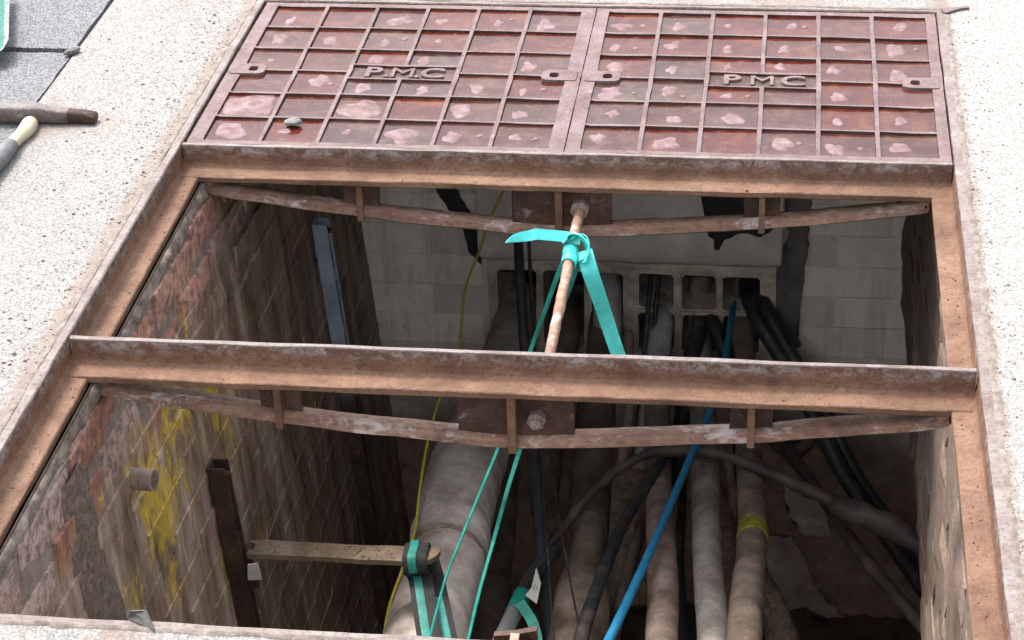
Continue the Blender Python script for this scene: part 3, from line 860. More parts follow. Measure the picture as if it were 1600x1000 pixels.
bm.faces.new(A); bm.faces.new(B[::-1])
for k in range(4): bm.faces.new((A[k], B[k], B[(k + 1) % 4], A[(k + 1) % 4]))
tag(finish('slate_flake', bm, M_slate), 'thin grey slate flake standing on the near rail of the frame', 'stone')

# ------------------------------------------------------------------ the chamber walls
def brick_meshes(n, L, H, T, rough, mat, seed):
    out = []
    for i in range(n):
        bm = bmesh.new()
        xs = [-L / 2, -L / 6, L / 6, L / 2]
        # face grid 4x3 with a lower rim
        G = [[bm.verts.new((x, 0, z)) for z in (-H / 2, 0, H / 2)] for x in xs]
        for a in range(3):
            for b in range(2): bm.faces.new((G[a][b], G[a + 1][b], G[a + 1][b + 1], G[a][b + 1]))
        rim = [G[0][0], G[1][0], G[2][0], G[3][0], G[3][1], G[3][2], G[2][2], G[1][2], G[0][2], G[0][1]]
        back = [bm.verts.new((v.co.x * 1.008, -T, v.co.z * 1.02)) for v in rim]
        for k in range(10):
            bm.faces.new((rim[k], rim[(k + 1) % 10], back[(k + 1) % 10], back[k]))
        for a in range(4):
            for b in range(3):
                v = G[a][b]
                k = nz((a * 1.7, b * 1.3, i * 2.9), 1.0, seed)
                v.co.y += rough * (k - 0.2)
                if a in (0, 3) or b != 1:
                    v.co.x *= 1 - 0.5 * rough * (1 + nz((a, b, i), 1.9, seed + 4)) / 0.03 * 0.1
                    v.co.y -= rough * 0.35
        bmesh.ops.recalc_face_normals(bm, faces=bm.faces)
        me = bpy.data.meshes.new('brick'); bm.to_mesh(me); bm.free(); me.materials.append(mat)
        out.append(me)
    return out

def bed(name, P, U, W, nu, nw, parent, mat, amp=0.004, fr=14, thick=None, skip=None):
    """a gridded sheet from corner P along U (vector) and down W (vector), with a little relief along its normal"""
    bm = bmesh.new()
    P, U, W = Vector(P), Vector(U), Vector(W)
    N = U.cross(W).normalized()
    G = []
    for i in range(nu + 1):
        G.append([])
        for j in range(nw + 1):
            q = P + U * (i / nu) + W * (j / nw)
            e = 0 if i in (0, nu) or j in (0, nw) else 1
            G[-1].append(bm.verts.new(q + N * amp * e * (nz(q, fr) + 0.5 * nz(q, fr * 3))))
    for i in range(nu):
        for j in range(nw):
            c = P + U * ((i + .5) / nu) + W * ((j + .5) / nw)
            if skip and skip(c): continue
            bm.faces.new((G[i][j], G[i + 1][j], G[i + 1][j + 1], G[i][j + 1]))
    me = bpy.data.meshes.new(name); bm.to_mesh(me); bm.free(); me.shade_smooth()
    return link(name, me, parent, [mat])

ZFLOOR = -1.78
BATTER = 0.077
xl = lambda z: 0.043 + BATTER * (-z - 0.05)
lw = empty('chamber_wall', (0.06, -0.15, ZFLOOR), 'muddy brick chamber wall on the left splashed with yellow paint', 'wall')
H0, CH = -0.075, 0.0765
bed('mortar_bed', (xl(-0.05) + 0.0004, B3, -0.05), (0, 2.32, 0), (xl(ZFLOOR) - xl(-0.05), 0, ZFLOOR + 0.05), 150, 110, lw, M_lbed, 0.0016, 9)
bms = brick_meshes(7, 0.212, 0.064, 0.02, 0.006, M_lbrick, 1.3)
bms2 = brick_meshes(5, 0.223, 0.0755, 0.02, 0.0012, M_lbrick, 5.7)
cnt = 0
z = H0 - CH / 2
row = 0
while z > ZFLOOR + 0.03:
    y = B3 + (0.112 if row % 2 else 0.0)
    while y < YW - 0.05:
        me = random.choice(bms if row < 3 else bms2)
        o = bpy.data.objects.new('brick', me); COL.objects.link(o); o.parent = lw
        o.rotation_euler = (0, -math.atan(BATTER) + random.uniform(-0.003, 0.003), math.radians(-90) + random.uniform(-0.003, 0.003))
        pr = 0.0065 if row < 3 else 0.0003
        o.location = Vector((xl(z) + pr + random.uniform(-0.002, 0.002) * (0.9 if row < 3 else 0.15), y + 0.112, z + random.uniform(-0.002, 0.002))) - wloc(lw)
        y += 0.2255; cnt += 1
    z -= CH; row += 1

def lip(name, parent, xf, y0, y1, zt, zb, out, mat, seed, n=200, m=7, amp=0.006, fr=40):
    """rough mortar squeezed out under the frame"""
    bm = bmesh.new(); G = []
    for i in range(n + 1):
        y = y0 + (y1 - y0) * i / n; r = []
        hb = zb + 0.022 * nz((y, seed, 0), 7) + 0.012 * nz((y, seed, 4), 31)
        for j in range(m + 1):
            zz = zt + (hb - zt) * j / m
            bul = math.sin(math.pi * min(1, (j + 0.6) / m)) * 0.5 + 0.5
            x = xf(zz) + out * (0.005 * bul + (amp * (nz((0.1, y, zz), fr, seed) + 0.6 * nz((0.1, y, zz), fr * 2.7, seed)) if 0 < j < m else (-0.006 if j == m else 0)))
            r.append(bm.verts.new((x, y, zz)))
        G.append(r)
    for A, B in zip(G, G[1:]):
        for j in range(m): bm.faces.new((A[j], A[j + 1], B[j + 1], B[j]))
    return finish(name, bm, mat, parent, smooth=True)
lip('mortar_lip', lw, xl, B3 + 0.02, YB, -0.052, -0.082, 1, M_lip, 2.0)
# slurry run down the wall near the front bay
bm = bmesh.new()
G = []
for i in range(61):
    t = i / 60; r = []
    zz = -0.10 - 0.72 * t
    yc = -0.86 + 0.05 * t + 0.015 * nz((t, 0, 0), 6)
    wdt = 0.055 + 0.05 * t + 0.02 * nz((t, 3, 0), 8)
    for j in range(13):
        s = j / 12 * 2 - 1
        y = yc + s * wdt * (1 + 0.15 * nz((t * 9, s * 2, 1)))
        hgt = 0.0065 * (1 - s * s) - 0.0045 * s * s
        x = xl(zz) + 0.003 + hgt + (0.003 * nz((0, y, zz), 45) + 0.002 * nz((0, y, zz), 130)) * (1 - abs(s))
        r.append(bm.verts.new((x, y, zz)))
    G.append(r)
for A, B in zip(G, G[1:]):
    for j in range(12): bm.faces.new((A[j], A[j + 1], B[j + 1], B[j]))
finish('slurry_run', bm, M_slurry, lw, smooth=True)

# right wall: a short neck of dry brick that stops where the chamber widens
xr = lambda z: 1.283
ZN = -0.76
rw_ = empty('chamber_wall', (1.30, -0.15, ZN), 'dry brown brick neck wall under the right rail of the frame', 'wall')
bed('mortar_bed', (1.289, YW, -0.05), (0, B3 - YW, 0), (0, 0, ZN + 0.05), 110, 40, rw_, M_rbrick, 0.004)
bms = brick_meshes(7, 0.215, 0.066, 0.03, 0.011, M_rbrick, 9.3)
z = H0 - CH / 2; row = 0
while z > ZN + 0.02:
    y = B3 + (0.112 if row % 2 else 0.0)
    while y < YW - 0.05:
        o = bpy.data.objects.new('brick', random.choice(bms)); COL.objects.link(o); o.parent = rw_
        o.rotation_euler = (0, random.uniform(-0.02, 0.02), math.radians(90) + random.uniform(-0.012, 0.012))
        o.location = Vector((1.286 + random.uniform(-0.006, 0.003), y + 0.112, z + random.uniform(-0.003, 0.003))) - wloc(rw_)
        y += 0.2255
    z -= CH; row += 1
lip('mortar_lip', rw_, xr, B3 + 0.02, YB, -0.052, -0.112, -1, M_rlip, 6.0, amp=0.0055, fr=48)
bed('soffit', (1.289, YW, ZN), (0, B3 - YW, 0), (0.32, 0, 0), 20, 4, rw_, M_rbrick, 0.0)
bed('recess_wall', (1.609, YW, ZN), (0, B3 - YW, 0), (0, 0, ZFLOOR - ZN), 30, 20, rw_, M_rbrick, 0.004)

# back wall, whitewashed, with the duct block let into it
DX0, DX1, DZ0, DZ1 = 0.372, 1.020, -0.60, -1.010
inside = lambda x, z: DX0 - 0.02 < x < DX1 + 0.02 and DZ1 - 0.01 < z < -0.30
bw = empty('chamber_wall', (0.7, YW, ZFLOOR), 'whitewashed brick end wall behind the cable ducts', 'wall')
bed('mortar_bed', (0.0, YW + 0.0022, -0.03), (1.65, 0, 0), (0, 0, ZFLOOR + 0.03), 165, 175, bw, M_pbed, 0.0016, skip=lambda c: DX0 + 0.01 < c.x < DX1 - 0.01 and DZ1 + 0.01 < c.z < -0.76)
bms = brick_meshes(7, 0.2235, 0.0745, 0.03, 0.0018, M_pbrick, 2.1)
bmsr = brick_meshes(6, 0.214, 0.066, 0.03, 0.010, M_pbrick, 7.1)
z = -0.088; row = 0
while z > ZFLOOR + 0.03:
    x = 0.02 - (0.112 if row % 2 else 0.0)
    while x < 1.60:
        cxm = x + 0.112
        if not (DX0 - 0.115 < cxm < DX1 + 0.10 and DZ1 - 0.02 < z < -0.28):
            o = bpy.data.objects.new('brick', random.choice(bms if z > -1.0 else bmsr)); COL.objects.link(o); o.parent = bw
            o.rotation_euler = (random.uniform(-0.006, 0.006), 0, math.pi + random.uniform(-0.008, 0.008))
            o.location = Vector((cxm, YW - 0.001 + random.uniform(-0.0008, 0.0008) * (1 if z > -1 else 3), z)) - wloc(bw)
        x += 0.2255
    z -= 0.0765; row += 1

# front wall, its whitewash added to bounce light onto the back wall, and floor
fw = empty('chamber_wall', (0.7, B3, ZFLOOR), 'unseen near wall of the chamber below the front rail, whitewash added to bounce light', 'wall')
bed('mortar_bed', (1.65, B3, -0.045), (-1.65, 0, 0), (0, 0, ZFLOOR + 0.045), 30, 30, fw, M_pbed, 0.004)
bm = bmesh.new()
G = [[bm.verts.new((-0.05 + 1.7 * i / 60, B3 - 0.03 + 2.4 * j / 80, ZFLOOR + 0.10 + 0.09 * nz((i * 0.1, j * 0.1, 2), 1.0) + 0.03 * nz((i, j, 5), 0.6))) for j in range(81)] for i in range(61)]
for i in range(60):
    for j in range(80): bm.faces.new((G[i][j], G[i + 1][j], G[i + 1][j + 1], G[i][j + 1]))
o = finish('chamber_floor', bm, M_mud, None, smooth=True); o['kind'] = 'structure'
bm = bmesh.new(); add_box(bm, (-0.03, YB + 0.013, -0.13), (1.66, YW + 0.05, -0.031))
tag(finish('roof_slab', bm, M_lintel), 'concrete roof slab of the chamber behind the covers', 'slab')

# ------------------------------------------------------------------ duct block and lintel
db = empty('duct_block', (0.69, YW, DZ1), 'pale clay duct block with two rows of openings in the end wall', 'duct block')
cols = [(0.392, 0.482), (0.496, 0.588), (0.606, 0.676), (0.712, 0.790), (0.808, 0.885), (0.900, 0.982)]
rowsz = [(-0.768, -0.852), (-0.868, -0.962)]
xs = sorted({DX0, DX1, *[v for c in cols for v in c]})
zs = sorted({-0.735, DZ1, *[v for c in rowsz for v in c]})
bm = bmesh.new()
cache = {}
def V3(x, y, z):
    k = (round(x, 4), round(y, 4), round(z, 4))
    if k not in cache: cache[k] = bm.verts.new((x, y, z))
    return cache[k]
YF = YW - 0.012
def hole(x, z):
    for ci, (a, b) in enumerate(cols):
        if a < x < b:
            if ci in (0, 1, 2): return rowsz[1][1] < z < rowsz[0][0]
            return any(c > z > d for c, d in rowsz)
    return False
for i in range(len(xs) - 1):
    for j in range(len(zs) - 1):
        x0_, x1_, z0_, z1_ = xs[i], xs[i + 1], zs[j], zs[j + 1]
        if hole((x0_ + x1_) / 2, (z0_ + z1_) / 2): continue
        bm.faces.new((V3(x0_, YF, z0_), V3(x1_, YF, z0_), V3(x1_, YF, z1_), V3(x0_, YF, z1_)))
bd = [e for e in bm.edges if len(e.link_faces) == 1]
ret = bmesh.ops.extrude_edge_only(bm, edges=bd)
for v in [g for g in ret['geom'] if isinstance(g, bmesh.types.BMVert)]: v.co.y = YF + 0.30
bmesh.ops.recalc_face_normals(bm, faces=bm.faces)
es = [e for e in bm.edges if len(e.link_faces) == 2 and e.calc_face_angle(0) > 0.6]
bmesh.ops.bevel(bm, geom=es, offset=0.0045, segments=2, affect='EDGES', clamp_overlap=True)
for v in bm.verts: v.co += Vector((nz(v.co, 20), nz(v.co, 22, 3), nz(v.co, 24, 5))) * 0.004
finish('duct_face', bm, M_ductc, db, smooth=True, sharp=50)
bm = bmesh.new(); add_box(bm, (DX0 - 0.01, YF + 0.295, DZ1 - 0.02), (DX1 + 0.01, YF + 0.32, -0.70)); finish('duct_end', bm, M_hole, db)

# brick sill under the ducts
bm = bmesh.new()
for k in range(6):
    add_box(bm, (DX0 + 0.02 + 0.107 * k, YF - 0.012 - 0.006 * (k % 2), DZ1 - 0.052), (DX0 + 0.02 + 0.107 * k + 0.098, YF + 0.06, DZ1 + 0.006))
bevel_all(bm, 0.004)
finish('sill', bm, M_ductc, db)

bm = bmesh.new()
add_prism(bm, [(YW + 0.06, -0.13), (YW - 0.050, -0.13), (YW - 0.052, -0.690), (YW - 0.036, -0.722), (YW - 0.014, -0.738), (YW + 0.06, -0.740)], 0.358, 1.028, 'x')
es = [e for e in bm.edges if abs(e.verts[0].co.x - e.verts[1].co.x) > 0.3]
bmesh.ops.subdivide_edges(bm, edges=es, cuts=40)
for v in bm.verts: v.co += Vector((0.4 * nz(v.co, 15, 9), nz(v.co, 14), nz(v.co, 16, 2))) * 0.005
bevel_all(bm, 0.004, 1, 60)
tag(finish('lintel', bm, M_lintel, smooth=True, sharp=40), 'pale concrete lintel over the row of cable ducts, marked with black bitumen', 'lintel')

def patch(name, pts, th, mat, label, cat, seed, parent=None, jag=0.006, group=None):
    """irregular daub lying on a wall that faces the viewer: outline (x, y, z) at the wall face"""
    n = len(pts)
    bm = bmesh.new()
    fine = []
    for i in range(n):
        a, b = Vector(pts[i]), Vector(pts[(i + 1) % n])
        L = max(2, int((b - a).length / 0.007))
        for k in range(L):
            q = a.lerp(b, k / L)
            q.x += jag * nz(q, 55, seed); q.z += jag * nz(q, 55, seed + 9)
            fine.append(q)
    c = sum(fine, Vector()) / len(fine)
    A = [bm.verts.new(q) for q in fine]
    B = [bm.verts.new(c + (q - c) * 0.96 + Vector((0, -th, 0))) for q in fine]
    for i in range(len(A)):
        j = (i + 1) % len(A)
        bm.faces.new((A[i], A[j], B[j], B[i]))
    f = bm.faces.new(B)
    bmesh.ops.triangulate(bm, faces=[f])
    o = finish(name, bm, mat, parent)
    return tag(o, label, cat, group)
yl = YW - 0.049
patch('bitumen_daub', [(0.844, 0.951, -0.528), (1.012, 0.951, -0.523), (1.025, 0.951, -0.615), (0.979, 0.951, -0.646), (0.940, 0.951, -0.639), (0.899, 0.951, -0.658), (0.888, 0.951, -0.682), (0.880, 0.951, -0.682), (0.877, 0.951, -0.654), (0.863, 0.951, -0.645)], 0.003, M_black, 'black bitumen daub with a drip on the right half of the lintel', 'stain', 1.0)
yb_ = YW - 0.004
patch('cement_daub', [(1.024, 0.996, -0.534), (1.085, 0.996, -0.555), (1.082, 0.996, -0.699), (1.077, 0.996, -0.776), (1.070, 0.996, -0.825), (1.055, 0.996, -0.875), (1.077, 0.996, -0.940), (1.046, 0.996, -0.962), (1.010, 0.996, -0.943), (1.000, 0.996, -0.731), (1.046, 0.996, -0.705)], 0.006, M_patchgrey, 'dark cement daub on the end wall right of the ducts', 'stain', 2.0)
patch('cement_daub', [(0.262, 0.996, -0.565), (0.308, 0.996, -0.563), (0.334, 0.996, -0.626), (0.360, 0.996, -0.692), (0.358, 0.996, -0.757), (0.338, 0.996, -0.735), (0.313, 0.996, -0.658), (0.286, 0.996, -0.615)], 0.008, M_black, 'narrow black cement daub on the end wall left of the lintel', 'stain', 3.0)
# grey render left on the raw lower brickwork
patch('render_remnant', [(1.046, 0.990, -1.305), (1.104, 0.990, -1.295), (1.148, 0.990, -1.341), (1.164, 0.990, -1.444), (1.104, 0.990, -1.454), (1.064, 0.990, -1.401)], 0.012, M_render, 'grey render remnant low on the right of the end wall, squarish, above the streaked one', 'render', 4.0, None, 0.010)
patch('render_remnant', [(1.006, 0.990, -1.464), (1.078, 0.990, -1.459), (1.107, 0.990, -1.517), (1.130, 0.990, -1.581), (1.169, 0.990, -1.645), (1.211, 0.990, -1.691), (1.227, 0.990, -1.777), (1.034, 0.990, -1.790)], 0.010, M_render, 'large grey render remnant with white salt streaks at the bottom of the end wall', 'render', 5.0, None, 0.010)

# ------------------------------------------------------------------ ironwork on the left wall
def channel(name, y, z0, z1, label, mats, w=0.034, d=0.030, holes=True):
    t = empty(name, (xl(z0), y, z1), label, 'wall iron', 'slotted wall irons on the left wall')
    def P(dx, dy, z): return (xl(z) + 0.002 + dx, y + dy, z)
    bm = bmesh.new()
    n = 40
    prof = [(0, -w / 2), (d, -w / 2), (d, -w / 2 + 0.004), (0.005, -w / 2 + 0.004), (0.005, w / 2 - 0.004), (d, w / 2 - 0.004), (d, w / 2), (0, w / 2)]
    S = []
    for i in range(n + 1):
        z = z0 + (z1 - z0) * i / n
        S.append([bm.verts.new(Vector(P(a, b, z)) + Vector((nz((i, a, b), 0.7), nz((i, a, b), 0.8, 3), 0)) * 0.0012) for a, b in prof])
    for A, B in zip(S, S[1:]):
        for k in range(8): bm.faces.new((A[k], A[(k + 1) % 8], B[(k + 1) % 8], B[k]))
    bm.faces.new(S[0]); bm.faces.new(S[-1][::-1])
    finish('channel', bm, mats[0], t)
    # the tongue seen between the flanges
    bm = bmesh.new()
    for i in range(10):
        za = z0 - 0.012 - (z0 - z1) * i / 10; zb = za - (z0 - z1) / 10 * 0.8
        v, _ = add_box(bm, (0, -0.0035, zb), (0.021, 0.0035, za))
        for q in v: q.co = Vector(P(0.006 + q.co.x, q.co.y, q.co.z))
    finish('hook_bar', bm, mats[1], t)
    bm = bmesh.new()
    add_tube(bm, [P(0.0, 0, z0 - 0.02) + (0.006,), P(0.034, 0, z0 - 0.02) + (0.006,)], 8)
    finish('bolt', bm, mats[1], t)
    return t
channel('wall_iron', 0.60, -0.455, -1.72, 'slotted wall iron near the far corner, blue sky sheen coloured in at the top and rusty below', (M_iron_blue, M_rust_dark))
channel('wall_iron', -0.295, -0.455, -1.72, 'rusty slotted wall iron in the near bay, carrying the cable bracket', (M_rust_dark, M_rust_plate))

# cable bracket: flat arm reaching out from the near iron, with a hooked end
br = empty('cable_bracket', (0.13, -0.29, -0.66), 'muddy rusty cable bracket arm reaching out from the near wall iron', 'bracket')
zb_ = -0.640
a0 = (0.121, -0.281, -0.640); a1 = (0.425, -0.264, -0.640); a2 = (0.448, -0.258, -0.640)
ya, yb2 = (a0[1] + a1[1]) / 2, 0
bm = bmesh.new()
w2 = 0.021
key = []
nn = 44
xa, xb = a0[0] + 0.004, a1[0]
S = []
for i in range(nn + 1):
    x = xa + (xb - xa) * i / nn
    s = []
    for b, z in ((-w2, 0), (w2, 0), (w2, -0.010), (-w2, -0.010)):
        s.append(bm.verts.new((x, ya + b * (1 + 0.05 * nz((x, b, 1), 30)), zb_ + z + 0.0018 * nz((x, b, z), 14))))
    S.append(s)
for A, B in zip(S, S[1:]):
    for k in range(4): bm.faces.new((A[k], A[(k + 1) % 4], B[(k + 1) % 4], B[k]))
bm.faces.new(S[0]); bm.faces.new(S[-1][::-1])
finish('arm', bm, M_timber, br, smooth=True, sharp=40)
bm = bmesh.new()   # hook at the root, let into the slot of the iron
add_tube(bm, spline([(xa + 0.010, ya, zb_ - 0.004, 0.010), (xa - 0.006, ya, zb_ - 0.010, 0.0115), (xa - 0.008, ya, zb_ - 0.030, 0.011), (xa + 0.002, ya, zb_ - 0.060, 0.010), (xa + 0.004, ya, zb_ - 0.085, 0.006)], 6), 10, 0.003, 50)
finish('hook', bm, M_rust_dark, br, smooth=True, sharp=50)
bm = bmesh.new()   # flat nose, turned up a little and rounded off
S = []
for i in range(13):
    t_ = i / 12
    hw = w2 * math.sqrt(max(0.02, 1 - max(0, (t_ - 0.35) / 0.65) ** 2)) * 0.98
    x = xb - 0.004 + 0.040 * t_; zz = zb_ + 0.010 * t_ * t_
    S.append([bm.verts.new((x, ya + b * hw, zz + z + 0.0015 * nz((x, b, z), 50))) for b, z in ((-1, 0.0008), (0, 0.003), (1, 0.0008), (1, -0.009), (-1, -0.009))])
for A, B in zip(S, S[1:]):
    for k in range(5): bm.faces.new((A[k], A[(k + 1) % 5], B[(k + 1) % 5], B[k]))
bm.faces.new(S[0]); bm.faces.new(S[-1][::-1])
finish('nose', bm, M_timber, br, smooth=True, sharp=45)
bm = bmesh.new()
for i in range(170):
    x = xa + 0.01 + (xb - xa - 0.05) * random.random() ** 1.3
    y = ya + random.uniform(-w2 * 0.9, w2 * 0.9); r = random.uniform(0.0008, 0.0026)
    add_pebble(bm, (x, y, zb_ + 0.001), r, 0.4, i * 0.7)
o = finish('dirt', bm, M_dirtbits, br); o['kind'] = 'stuff'
bm = bmesh.new()
p0 = (0.139, -0.310, -0.665)
add_prism(bm, [(p0[0] - 0.011, -0.018), (p0[0] + 0.013, -0.016), (p0[0] + 0.009, 0.018), (p0[0] - 0.009, 0.014)], p0[1] - 0.002, p0[1] + 0.002)
for v in bm.verts: v.co.z += p0[2]
tag(finish('paper_scrap', bm, M_white), 'pale scrap of paper caught under the root of the cable bracket', 'paper')

# rubber strap hung over the bracket
st = empty('rubber_strap', a1, 'black rubber strap with a green stripe hung over the cable bracket end', 'strap')
def strap(pts, hw, mat, name, off=0.0, th=0.003):
    bm = bmesh.new()
    path = spline([(p[0], p[1], p[2] , hw) for p in pts], 7)
    add_ribbon(bm, path, (1, 0.12, 0.0), th)
    return finish(name, bm, mat, st, smooth=True, sharp=45)
xs_ = xb - 0.006
front = [(xs_ + 0.006, ya + 0.026, -0.72), (xs_ + 0.002, ya + 0.027, zb_ - 0.02), (xs_, ya + 0.020, zb_ + 0.007), (xs_, ya, zb_ + 0.009), (xs_, ya - 0.021, zb_ + 0.006), (xs_ + 0.003, ya - 0.030, zb_ - 0.014), (0.427, -0.294, -0.672), (0.440, -0.338, -0.690), (0.453, -0.385, -0.708), (0.472, -0.452, -0.735)]
strap(front, 0.0205, M_rubber, 'band')
strap([(x - 0.004, y + (0.0045 if i < 3 else -0.0045), z + (0.0045 if 1 < i < 5 else 0.003 if i > 4 else 0)) for i, (x, y, z) in enumerate(front)], 0.0070, M_teald, 'stripe', th=0.0012)
rear = [(0.436, -0.250, -0.668), (0.447, -0.275, -0.686), (0.459, -0.310, -0.702), (0.473, -0.352, -0.718), (0.493, -0.412, -0.738)]
strap(rear, 0.0185, M_rubber, 'band')
strap([(x, y - 0.0035, z + 0.0035) for x, y, z in rear[2:]], 0.009, M_teald, 'stripe', th=0.0012)

# pipe stub in the left wall
ps = empty('pipe_stub', (0.062, -0.647, -0.249), 'short tan pipe stub sticking out of the left wall below yellow paint', 'pipe')
c0 = Vector((0.058, -0.636, -0.257)); c1 = c0 + Vector((0.040, -0.006, 0.002))
bm = bmesh.new()
for r in (0.0170,):
    pth = [tuple(c0 - Vector((0.03, 0, 0))) + (r,), tuple(c0) + (r,), tuple(c1) + (r,)]
    R1 = add_tube(bm, pth, 20, caps=False)
    R2 = add_tube(bm, [tuple(c1) + (r * 0.80,), tuple(c0) + (r * 0.80,)], 20, caps=False)
    for k in range(20): bm.faces.new((R1[-1][k], R1[-1][(k + 1) % 20], R2[0][(k + 1) % 20], R2[0][k]))
finish('barrel', bm, M_tan, ps, smooth=True, sharp=50)
bm = bmesh.new(); add_tube(bm, [tuple(c1 - Vector((0.020, 0, 0))) + (0.0139,), tuple(c1 - Vector((0.022, 0, 0))) + (0.0139,)], 20)
finish('plug', bm, M_hole, ps)

# ------------------------------------------------------------------ cables
def cable(name, pts, mat, label, cat='cable', n=8, sides=14, rough=0.0015, fr=22, group=None, seed=None, **k):
    seed = random.random() * 30 if seed is None else seed
    bm = bmesh.new()
    add_tube(bm, spline(pts, n), sides, rough, fr, seed, **k)
    o = finish(name, bm, mat, None, smooth=True, sharp=60)
    return tag(o, label, cat, group)

# the big pale sleeve on the left
bp_ = empty('joint_sleeve', (0.387, 0.226, -0.960), 'big pale grey cable joint sleeve running from the left duct towards the viewer', 'cable sleeve')
main = [(0.428, 1.100, -0.908, 0.0489), (0.431, 1.000, -0.902, 0.0495), (0.430, 0.825, -0.900, 0.0565), (0.427, 0.499, -0.860, 0.0689), (0.421, 0.263, -0.830, 0.0719), (0.427, 0.046, -0.815, 0.0711), (0.431, -0.112, -0.810, 0.0711), (0.430, -0.272, -0.810, 0.0743), (0.432, -0.481, -0.810, 0.0762)]
bm = bmesh.new(); add_tube(bm, spline(main, 10), 28, 0.004, 14, 2.2); sl = finish('sleeve', bm, M_lead, bp_, smooth=True, sharp=60)
def collar(path, i0, i1, k, mat, parent, name='collar', sides=28):
    P = spline(path, 10)
    bm = bmesh.new()
    seg = [p[:3] + (p[3] * k,) for p in P[i0:i1]]
    seg[0] = seg[0][:3] + (seg[0][3] * 0.97,); seg[-1] = seg[-1][:3] + (seg[-1][3] * 0.97,)
    add_tube(bm, seg, sides, 0.003, 20, 4.0)
    return finish(name, bm, mat, parent, smooth=True, sharp=60)
collar(main, 34, 50, 1.045, M_lead, bp_)
collar(main, 50, 54, 1.07, M_lead, bp_)
collar(main, 55, 57, 1.055, M_brown, bp_, 'strap_band')
# raised seam on the sleeve
P = spline(main, 10)
bm = bmesh.new()
seam = []
for p in P[36:52]:
    v = Vector(p[:3]); to = (Vector((CX, CY, CZ)) - v).normalized()
    seam.append(tuple(v + (to + Vector((-0.25, 0, 0))).normalized() * p[3] * 1.045) + (0.0035,))
add_tube(bm, seam, 8)
finish('seam', bm, M_brown, bp_, smooth=True)

cable('cable', [(0.397, 1.100, -0.842, 0.0295), (0.425, 0.960, -0.980, 0.0291), (0.442, 0.710, -1.060, 0.0295), (0.462, 0.406, -1.100, 0.0321), (0.473, 0.110, -1.120, 0.0316), (0.477, -0.061, -1.140, 0.0318)], M_brown2, 'dark brown cable lying in shadow just right of the big pale sleeve')

cc = empty('coupled_duct', (0.658, 0.326, -1.000), 'brown jointed duct with a stepped coupling in the middle of the pit', 'duct')
pts = [(0.634, 1.100, -0.833, 0.0322), (0.636, 0.960, -0.904, 0.0360), (0.637, 0.777, -0.960, 0.0420), (0.642, 0.568, -0.990, 0.0420), (0.657, 0.328, -1.000, 0.0401)]
bm = bmesh.new(); add_tube(bm, spline(pts, 8), 20, 0.003, 20, 1.0); finish('upper_duct', bm, M_brown2, cc, smooth=True, sharp=60)
pts = [(0.657, 0.337, -0.995, 0.0337), (0.663, 0.226, -0.975, 0.0342), (0.665, 0.135, -0.960, 0.0372), (0.669, 0.049, -0.945, 0.0523), (0.675, -0.049, -0.930, 0.0571), (0.682, -0.147, -0.920, 0.0582), (0.696, -0.320, -0.910, 0.0559)]
bm = bmesh.new(); add_tube(bm, spline(pts, 8), 20, 0.002, 24, 6.0); finish('lower_duct', bm, M_earthy, cc, smooth=True, sharp=60)

cable('cable', [(0.756, 1.060, -0.873, 0.0262), (0.758, 0.990, -0.892, 0.0274), (0.763, 0.878, -0.950, 0.0284), (0.780, 0.582, -0.960, 0.0283), (0.809, 0.218, -0.900, 0.0287), (0.831, -0.055, -0.850, 0.0293), (0.841, -0.261, -0.820, 0.0296), (0.851, -0.457, -0.800, 0.0298)], M_brown, 'reddish brown thick cable passing under the blue one, left of the pair with yellow tape', n=10, group='thick brown cables')
cable('cable', [(0.844, 1.100, -0.842, 0.0262), (0.852, 0.970, -0.934, 0.0273), (0.867, 0.773, -0.980, 0.0293), (0.889, 0.402, -0.930, 0.0298), (0.908, 0.058, -0.870, 0.0288), (0.932, -0.254, -0.820, 0.0290), (0.949, -0.448, -0.800, 0.0292)], M_dusty, 'plain light brown thick cable between the reddish one and the yellow taped one', n=10, group='thick brown cables')
yt = empty('cable', (0.982, 0.341, -1.000), 'light brown thick cable with a band of yellow tape round it', 'cable', 'thick brown cables')
ytp = [(0.940, 1.100, -0.838, 0.0262), (0.946, 0.970, -0.931, 0.0273), (0.958, 0.780, -0.980, 0.0279), (0.977, 0.471, -0.940, 0.0282), (0.989, 0.186, -0.890, 0.0290), (0.985, -0.042, -0.850, 0.0304), (0.983, -0.262, -0.810, 0.0322), (0.985, -0.457, -0.790, 0.0323)]
bm = bmesh.new(); add_tube(bm, spline(ytp, 10), 16, 0.002, 22, 8.0); finish('jacket', bm, M_earthy, yt, smooth=True, sharp=60)
P = spline(ytp, 10)
bm = bmesh.new(); add_tube(bm, [p[:3] + (p[3] * 1.05,) for p in P[39:42]], 16, 0.002, 40); finish('tape_band', bm, M_ytape, yt, smooth=True, sharp=60)
cable('rope', [(0.930, 0.555, -1.080, 0.0203), (0.954, 0.367, -1.060, 0.0261), (0.996, 0.259, -1.050, 0.0280), (1.031, 0.157, -1.050, 0.0287), (1.057, 0.050, -1.050, 0.0293), (1.087, -0.118, -1.050, 0.0282)], M_jute, 'twisted brown rope-like cable emerging behind the yellow taped cable', n=14, sides=24, twist=70, lobes=6, lobe=0.35)
cable('cable', [(0.918, 0.573, -1.060, 0.0176), (0.935, 0.383, -1.040, 0.0209), (0.946, 0.237, -1.060, 0.0191), (0.976, 0.107, -1.100, 0.0186)], M_jute, 'frayed brown wrapped cable in the gap left of the yellow taped cable', sides=14, lobes=6, lobe=0.3, twist=50)

